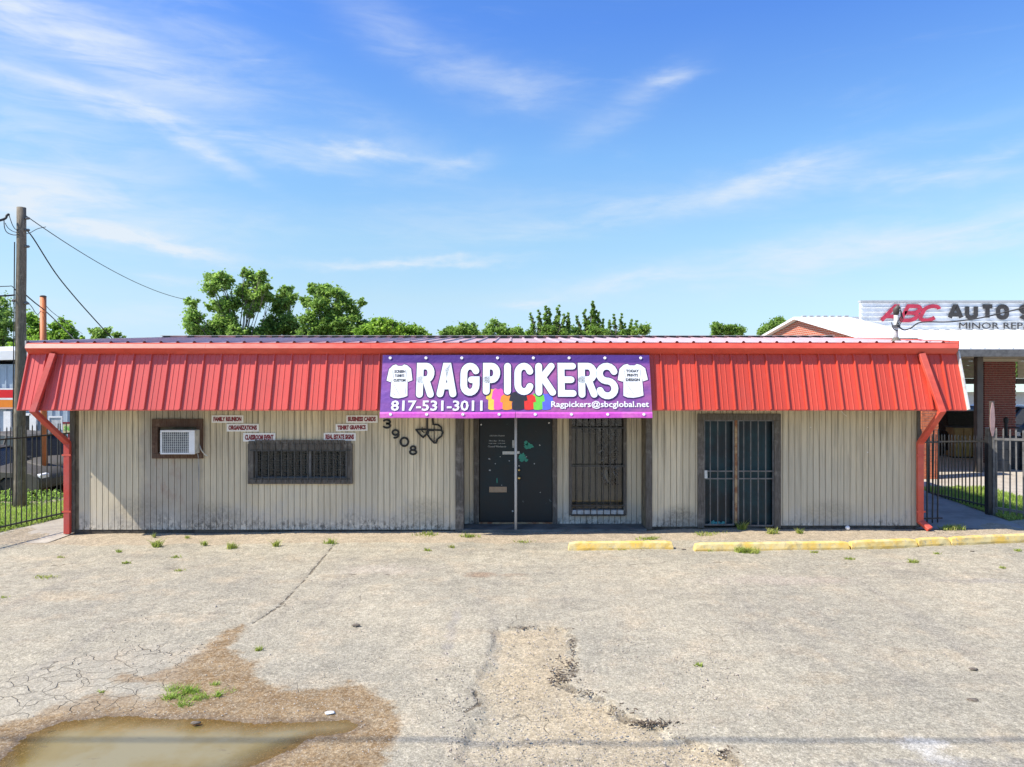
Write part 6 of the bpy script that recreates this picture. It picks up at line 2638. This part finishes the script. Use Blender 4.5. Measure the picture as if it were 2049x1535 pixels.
def mat_bricktex():
    t = NT('far_brick_wall')
    br = t.N.new('ShaderNodeTexBrick')
    cx_ = t.N.new('ShaderNodeCombineXYZ')
    x, y, z = t.xyz()
    t.L(t.math('ADD', x, y), cx_.inputs[0])
    t.L(z, cx_.inputs[1])
    t.L(cx_.outputs[0], br.inputs['Vector'])
    br.inputs['Scale'].default_value = 1.0
    br.inputs['Brick Width'].default_value = .22
    br.inputs['Row Height'].default_value = .08
    br.inputs['Mortar Size'].default_value = .011
    br.inputs['Color1'].default_value = (.50, .12, .06, 1)
    br.inputs['Color2'].default_value = (.38, .10, .06, 1)
    br.inputs['Mortar'].default_value = (.50, .36, .28, 1)
    t.bump(br.outputs['Fac'], -.5, .01)
    return t.fin(br.outputs['Color'], .85, 0, .2)


M['brickwall'] = mat_bricktex()
sp('brick_hall', mb, 'brickwall')
mb = MB()
for (y0, z0, y1, z1, x1_) in ((yn - .3, zn - .02, yr_, zr_ + .04, HX2 + .02), (yf + .3, zf - .02, yr_ + .001, zr_ + .04, 38.0)):
    x0_ = HX - .22
    mb.add([(x0_, y0, z0), (x1_, y0, z0), (x1_, y1, z1), (x0_, y1, z1), (x0_, y0, z0 + .10), (x1_, y0, z0 + .10), (x1_, y1, z1 + .10), (x0_, y1, z1 + .10)],
           [(0, 3, 2, 1), (4, 5, 6, 7), (0, 1, 5, 4), (1, 2, 6, 5), (2, 3, 7, 6), (3, 0, 4, 7)])
hr = sp('hall_roof', mb, 'shopwhite')
for i in range(7):
    mb = MB()
    mb.box(HX + .1 + i * .28, HX + .26 + i * .28, yr_ - .08, yr_ + .08, zr_ + .142, zr_ + .185)
    sp('ridge_rib', mb, 'greyp', hr)
# eave wall continuing right above the canopy back
# columns, posts
t_ = Vector((0, 0, 0))


def brick_thing_part(a, b, Y, dep, z0, z1, m, nm):
    x0, x1 = PXx(a, Y), PXx(b, Y)
    e = bpy.data.objects.new('brick_column', None)
    mb = MB()
    mb.box(x0 + .012, x1 - .012, Y + .012, Y + dep - .012, z0, z1)
    core = sp('brick_column', mb, 'mortar')
    bw = MB()
    o = brickwork_local(x0, x1, Y, Y + dep, z0, z1, m)
    o.parent = core
    return core


def brickwork_local(x0, x1, y0, y1, z0, z1, m):
    tmp = MB()
    bh, bl = .075, .21
    r2 = random.Random(int(x0 * 10))
    k, z = 0, z0
    while z < z1 - .02:
        zt = min(z + bh - .012, z1)
        x = x0 - (0 if k % 2 else bl / 2)
        while x < x1 - .01:
            a, c = max(x, x0), min(x + bl - .012, x1)
            if c - a > .02:
                j = r2.uniform(-.003, .003)
                tmp.box(a, c, y0 + j, y0 + .05, z, zt)
            x += bl
        for (xs_, sg_) in ((x0, 1), (x1, -1)):
            y = y0 + .052 - (0 if k % 2 else .1)
            while y < y1 - .01:
                a, c = max(y, y0 + .052), min(y + bl - .012, y1)
                if c - a > .02:
                    tmp.box(min(xs_, xs_ + .05 * sg_), max(xs_, xs_ + .05 * sg_), a, c, z, zt)
                y += bl
        z += bh
        k += 1
    o = sp('brickwork', tmp, m, recalc=False)
    o['kind'] = 'stuff'
    return o


brick_thing_part(1844, 1878, 20.75, .55, -.1, cz_ - .27, 'brick', 'a')
brick_thing_part(1970, 2033, 24.5, .34, -.1, PZz(724, 24.5), 'brickdark', 'b')
mb = MB()
mb.box(PXx(1966, 24.4), PXx(2037, 24.4), 24.4, 24.9, PZz(724, 24.5) + .002, cz_ - .225)
sp('column_cap', mb, 'cream')
for (a, b, Y) in ((1955.5, 1968, 22.2), (2120, 2133, 22.2)):
    mb = MB()
    mb.box(PXx(a, Y), PXx(b, Y), Y, Y + .18, -.1, cz_ - .225)
    sp('canopy_post', mb, 'brownsteel', bevel=.01)
# cream lap siding panels hung under the canopy
for (a, b) in ((1880, 1954), (2036, 2110)):
    for i in range(5):
        mb = MB()
        z1_ = PZz(714, 26) - i * .155
        mb.obox(((PXx(a, 26) + PXx(b, 26)) / 2, 26, z1_ - .078), ((PXx(b, 26) - PXx(a, 26)) / 2, 0, 0), (0, .012, .0), (0, -.008, .074))
        sp('lap_board', mb, 'cream')
    mb = MB()
    mb.box(PXx(a, 26), PXx(b, 26), 26.02, 26.2, PZz(714, 26) - .98, PZz(714, 26) - .78)
    sp('header_beam', mb, 'brownsteel')
# far house behind the yard
fh = thing('far_house', 'pale house with light green roof seen under the canopy', 'building', (30, 44, 0))
mb = MB()
mb.box(-6.5, 16, 0, 8, -.5, PZz(783, 44))
mb.build('wall', simple('pale_wall', (.50, .52, .53), .7, .05), fh)
mb = MB()
mb.prism([(-.5, PZz(784, 44)), (4, PZz(757, 44)), (8.5, PZz(784, 44))], 'x', -7, 16.5)
mb.build('roof', M['palegreen'], fh)
for i in range(4):
    mb = MB()
    mb.box(-4.5 + i * 3.2, -3.3 + i * 3.2, -.04, .02, .8, 1.7)
    wv_ = mb.build('window', M['carglass'], fh)
# white van, black suv, cabinets, drums
car('parked_car', 'white car parked in the sun behind the repair shop canopy', (PXx(1975, 33), 33, -.05), R(0), 'carwhite', True)
car('parked_suv', 'black suv with red tail light between the brick pillar and cabinets', (PXx(1892, 27.5), 28.6, 0), R(-82), 'carblack', True)
for i, (a, b, m, lab) in enumerate(((1909, 1945, 'ochre', 'ochre yellow cabinet standing under the canopy'), (1946, 1966, 'wood', 'brown plywood cabinet beside the ochre cabinet'))):
    Y = 26.0
    x0, x1 = PXx(a, Y), PXx(b, Y)
    z0, z1 = .03, PZz(856, Y)
    t = thing('cabinet', lab, 'cabinet', (x0, Y, 0), 'cabinets under the canopy')
    mb = MB()
    mb.box(0, x1 - x0, 0, .5, z0 + .06, z1)
    mb.build('carcass', M['wood'], t, bevel=.005)
    n = 2 if i == 0 else 1
    w_ = (x1 - x0) / n
    for k in range(n):
        mb = MB()
        mb.box(k * w_ + .02, (k + 1) * w_ - .02, -.022, -.002, z0 + .10, (z0 + z1) / 2)
        mb.build('door', M[m], t, bevel=.004)
        mb = MB()
        mb.box(k * w_ + .02, (k + 1) * w_ - .02, -.022, -.002, (z0 + z1) / 2 + .03, z1 - .04)
        mb.build('drawer', M['wood'], t, bevel=.004)
    mb = MB()
    mb.box(-.03, x1 - x0 + .03, -.04, .53, z1 + .001, z1 + .04)
    mb.build('top', M['blackp'], t, bevel=.004)
    mb = MB()
    mb.box(.04, x1 - x0 - .04, .03, .47, -.05, z0 + .058)
    mb.build('base', M['black'], t)
dm = MB()
dm.lathe([(.28, 0), (.29, .02), (.285, .04), (.285, .29), (.298, .30), (.285, .31), (.285, .58), (.298, .59), (.285, .60), (.285, .86), (.295, .88), (.285, .885), (.27, .87), (.01, .87)], n=20)
dme = dm.mesh('drum', M['drum'], smooth=False)
for i, (px, Y, lab) in enumerate(((1997, 22.6, 'dark oil drum, leftmost behind the grey iron panel'), (2030, 23.1, 'dark oil drum, middle one behind the grey iron panel'), (2062, 22.7, 'dark oil drum cut by the right picture edge'))):
    o = link('oil_drum', dme)
    o.location = (PXx(px, Y), Y, .02)
    o.scale = (1.0, 1, 1.18)
    tag(o, lab, 'drum', 'dark drums before the brick column')
# hand pump on the drums
hp = thing('drum_pump', 'black hand pump standing on a drum before the brick column', 'pump', (PXx(2013, 23.6), 23.6, 0))
mb = MB()
mb.lathe([(.05, .9), (.05, 1.45), (.07, 1.46), (.07, 1.62), (.03, 1.65)], n=10)
mb.build('barrel', M['black'], hp)
mb = MB()
mb.tube([(.0, 0, 1.3), (.2, 0, 1.32), (.42, 0, 1.30)], .022, 8)
mb.build('handle', M['black'], hp)
mb = MB()
mb.lathe([(.25, 0), (.25, .9), (.1, .92)], n=16)
mb.build('base_drum', M['drum'], hp)
car('parked_car', 'black car in the shade right of the brick column', (PXx(2150, 29.5), 29.5, 0), R(180), 'carblack', True)

# ================================================================== TREES


def tree(name, label, Y, base_px, clumps, leafm, n_leaf, size, seed, spread=1.0, base_z=-.3, cat='tree', group=None, trunk_r=.22, dense=1.0, twigs=True, fill=False):
    """clumps: (px, py, radius_px) of leaf masses as they stand in the picture, at distance Y with real depth added"""
    r2 = random.Random(seed)
    bx = PXx(base_px, Y)
    t = thing(name, label, cat, (bx, Y, base_z), group)
    C_ = []
    if fill:
        xs_f = [c[0] for c in clumps]
        clumps = list(clumps) + [(p, r2.uniform(q - 5, q + 5), r2.uniform(12, 17)) for q in (664, 684) for p in range(int(min(xs_f)), int(max(xs_f)), 17)]
    for (px, py, rp) in clumps:
        dy = r2.uniform(-1, 1) * rp * Y / F * 1.1
        C_.append((Vector((PXx(px, Y) - bx, dy, PZz(py, Y) - base_z)), rp * Y / F * 1.28))
    trunk = MB()
    zmax = max(c.z for c, r in C_)
    zmin = min(c.z for c, r in C_)
    fork = max(1.2, zmin * .62)
    cx_ = sum(c.x for c, r in C_) / len(C_)
    tp_ = [Vector((0, 0, -.3)), Vector((.06, .02, fork * .5)), Vector((cx_ * .25, 0, fork)), Vector((cx_ * .7, .1, (fork + zmax) / 2)), Vector((cx_, 0, zmax * .9))]
    trunk.tube(tp_, [trunk_r * 1.2, trunk_r, trunk_r * .8, trunk_r * .42, trunk_r * .1], 9)
    for (c, r) in C_:
        f = r2.uniform(.0, .8)
        s = tp_[2].lerp(tp_[3], f)
        mid = s.lerp(c, .5) + Vector((r2.uniform(-.2, .2), r2.uniform(-.2, .2), r * .2 - .1))
        rr = trunk_r * r2.uniform(.22, .4)
        trunk.tube([s, mid, c], [rr, rr * .6, rr * .15], 6)
        if twigs:
            for _ in range(5):
                e = c + Vector((r2.gauss(0, 1), r2.gauss(0, 1), r2.gauss(.3, .8))).normalized() * r * r2.uniform(.6, 1.0)
                m0 = mid.lerp(c, r2.uniform(.2, .9))
                trunk.tube([m0, m0.lerp(e, .5) + Vector((0, 0, .05)), e], [rr * .3, rr * .2, rr * .06], 4, cap=False)
    tr = trunk.build('trunk', M['bark'], t)
    tr.data.shade_smooth()
    tot = sum(r ** 2 for c, r in C_)
    # leaves: many sub-clusters in each clump, leaves near their surface
    P = []
    g = np.random.default_rng(seed)
    for (c, r) in C_:
        n = int(1.75 * n_leaf * r ** 2 / tot)
        ns = max(7, int(16 * dense))
        sub = g.normal(0, 1, (ns, 3))
        sub /= np.linalg.norm(sub, axis=1)[:, None]
        sub *= (g.random((ns, 1)) ** .45) * r * .78 * np.array([1, 1, .92])
        sr = r * g.uniform(.26, .60, ns)
        k = g.integers(0, ns, n)
        d = g.normal(0, 1, (n, 3))
        d /= np.linalg.norm(d, axis=1)[:, None]
        rad = np.abs(g.normal(0, .55, n))
        p = np.array(c)[None, :] + sub[k] + d * (sr[k] * rad)[:, None] * np.array([1, 1, .8])
        P.append(p)
    P = np.concatenate(P)
    n = len(P)
    a = g.uniform(0, 6.283, n)
    b = g.normal(0.15, .6, n)
    D = np.stack([np.cos(a) * np.cos(b), np.sin(a) * np.cos(b), np.sin(b)], 1)
    U = g.normal(0, 1, (n, 3))
    Nn = np.cross(D, U)
    Nn /= np.linalg.norm(Nn, axis=1)[:, None] + 1e-9
    UP = np.cross(Nn, D)
    s = size * g.uniform(.6, 1.35, n)[:, None]
    V = np.stack([P - D * s * .5, P + Nn * s * .34 + UP * s * .1, P + D * s * .5, P - Nn * s * .34 + UP * s * .1], 1).reshape(-1, 3)
    me = bpy.data.meshes.new('crown')
    me.vertices.add(len(V))
    me.vertices.foreach_set('co', V.ravel())
    me.loops.add(4 * n)
    me.loops.foreach_set('vertex_index', np.arange(4 * n, dtype=np.int32))
    me.polygons.add(n)
    me.polygons.foreach_set('loop_start', np.arange(0, 4 * n, 4, dtype=np.int32))
    me.polygons.foreach_set('loop_total', np.full(n, 4, dtype=np.int32))
    me.update()
    at = me.attributes.new('leaf', 'FLOAT', 'POINT')
    at.data.foreach_set('value', (np.repeat(g.random(n), 4) * 100).astype(np.float32))
    me.materials.append(M[leafm])
    link('crown', me, t)
    return t


BG = 'trees behind the shop roof'
tree('pecan_tree', 'tallest tree behind the roof with pale limbs showing through', 38, 492,
     [(388, 608, 13), (398, 640, 20), (425, 615, 18), (430, 575, 20), (420, 556, 12), (455, 560, 20), (490, 556, 16), (485, 590, 22), (515, 562, 16), (520, 592, 20), (460, 610, 22), (500, 620, 14), (535, 578, 12),
      (440, 650, 22), (400, 668, 16), (528, 548, 9), (487, 543, 7), (540, 598, 10), (470, 640, 14)], 'leafA', 26000, .155, 21, trunk_r=.17, group=BG, fill=True)
tree('slim_tree', 'narrow dark tree between the two big crowns behind the roof', 39, 560,
     [(570, 582, 13), (585, 600, 14), (556, 598, 12), (560, 620, 18), (572, 645, 22), (548, 650, 20), (530, 660, 16), (592, 660, 16)], 'leafC', 12000, .15, 22, trunk_r=.14, group=BG, fill=True)
tree('round_tree', 'round crowned tree right of the slim one behind the roof', 37, 650,
     [(628, 580, 14), (650, 583, 16), (675, 588, 17), (640, 610, 20), (690, 610, 18), (665, 625, 22), (612, 604, 12), (722, 606, 9), (712, 628, 16), (622, 640, 18), (690, 650, 24), (645, 655, 24), (725, 650, 13)], 'leafA', 20000, .15, 23, trunk_r=.16, group=BG, fill=True)
tree('leafy_tree', 'low bright green tree just right of the round one', 34, 790,
     [(760, 648, 16), (745, 665, 18), (785, 655, 17), (810, 662, 15), (835, 668, 12), (770, 675, 20), (800, 680, 18), (725, 672, 12), (730, 660, 14), (855, 675, 9)], 'leafB', 13000, .13, 24, trunk_r=.16, group=BG, fill=True)
tree('leafy_tree', 'low round bush-like tree left of the gap in the green line', 40, 925,
     [(925, 662, 15), (940, 655, 13), (905, 665, 14), (890, 672, 12), (950, 670, 14), (920, 680, 18)], 'leafA', 6000, .14, 25, trunk_r=.14, group=BG)
tree('leafy_tree', 'low tree right of the gap in the green line', 40, 1000,
     [(985, 653, 14), (1000, 660, 14), (980, 668, 12), (1015, 670, 14), (1035, 665, 12), (1050, 672, 12), (1000, 682, 20)], 'leafA', 6500, .14, 26, trunk_r=.14, group=BG)


def shoots(mb_pts, n, px0, px1, ytop, seed):
    r2 = random.Random(seed)
    out = []
    for i in range(n):
        px = px0 + (px1 - px0) * (i + .5) / n + r2.uniform(-4, 4)
        out.append((px, ytop + r2.uniform(-3, 26), 5.0))
    return out


def shrub_tree(label, Y, base, x0, x1, tops, leafm, n, seed):
    cl = []
    r2 = random.Random(seed)
    for (px, py) in tops:
        y = py
        px_ = px
        while y < 660:
            cl.append((px_ + r2.uniform(-2.5, 2.5), y, 2.3 + (y - py) * .075))
            y += 6
            px_ += (base - px) * .02
    for px in range(int(x0), int(x1), 14):
        cl.append((px, 668 + r2.uniform(-6, 5), 13))
    return tree('shrubby_tree', label, Y, base, cl, leafm, n, .105, seed, trunk_r=.10, group=BG, twigs=False)


shrub_tree('spiky young tree with several upright shoots behind the banner end', 33, 1105, 1064, 1145, [(1064, 628), (1078, 622), (1092, 613), (1099, 618), (1110, 634), (1117, 612), (1130, 630), (1138, 627)], 'leafA', 8000, 31)
shrub_tree('spiky young tree with the highest single shoot', 33.5, 1185, 1150, 1215, [(1156, 634), (1170, 622), (1187, 604), (1190, 612), (1198, 626), (1206, 640), (1178, 636)], 'leafA', 7500, 32)
shrub_tree('sparse shoots at the right end of the green line', 34, 1255, 1218, 1300, [(1228, 630), (1242, 629), (1218, 642), (1262, 641), (1274, 643), (1250, 648)], 'leafA', 5200, 33)
tree('leafy_tree', 'small round tree left of the brick gable', 50, 1455,
     [(1435, 655, 12), (1455, 658, 12), (1475, 662, 12), (1440, 668, 14), (1465, 672, 14), (1484, 668, 8)], 'leafA', 4500, .17, 41, trunk_r=.14, group=BG)
tree('leafy_tree', 'pointed tree rising against the brick gable', 48, 1550,
     [(1562, 642, 10), (1548, 650, 11), (1535, 660, 12), (1520, 667, 10), (1552, 668, 14), (1570, 655, 9)], 'leafA', 4500, .16, 42, trunk_r=.14, group=BG)
LG = 'trees beyond the left neighbour'
tree('leafy_tree', 'grey green tree at the left picture edge behind the pole', 45, 10,
     [(5, 630, 20), (-20, 620, 28), (20, 655, 20), (-10, 670, 30), (10, 700, 28), (35, 690, 20), (-40, 650, 30)], 'leafC', 9000, .17, 43, group=LG)
tree('leafy_tree', 'bright tree between the wooden pole and the orange pole', 42, 62,
     [(58, 640, 14), (70, 655, 16), (55, 670, 20), (75, 690, 20), (45, 705, 20), (95, 680, 14), (60, 720, 24), (20, 720, 24)], 'leafB', 8500, .15, 44, group=LG)
tree('leafy_tree', 'pale leafed tree right of the orange pole', 42, 130,
     [(118, 652, 12), (130, 648, 12), (142, 662, 14), (115, 675, 16), (150, 678, 14), (100, 690, 18), (130, 690, 18), (168, 682, 10)], 'leafB', 7000, .15, 45, group=LG)
tree('leafy_tree', 'thin crowned tree behind the left end of the roof', 44, 200,
     [(186, 664, 11), (200, 672, 12), (212, 664, 9), (190, 682, 12), (235, 672, 8), (246, 678, 6), (215, 684, 10)], 'leafA', 4000, .15, 46, trunk_r=.12, group=LG)
tree('leafy_tree', 'tree seen under the canopy above the green roof', 60, 1935,
     [(1925, 735, 16), (1945, 745, 18), (1965, 740, 16), (1990, 735, 22), (2040, 740, 26), (1905, 748, 16)], 'leafC', 4000, .25, 47)
# distant green line to the horizon
cl = []
r2 = random.Random(9)
mbf = MB()
for i in range(9000):
    a = r2.uniform(-1.1, 1.1)
    d = r2.uniform(75, 95)
    leafquad(mbf, (d * math.sin(a), d * math.cos(a), r2.random() ** .7 * (3.0 + 1.0 * math.sin(a * 23) + .6 * math.sin(a * 61))), r2.uniform(.6, 1.1), r2)
me = mbf.mesh('distant_wood', M['leafC'], recalc=False)
leaf_attr(me, 4)
tag(link('distant_wood', me), 'far low line of woodland behind everything', 'woodland', None, 'stuff')
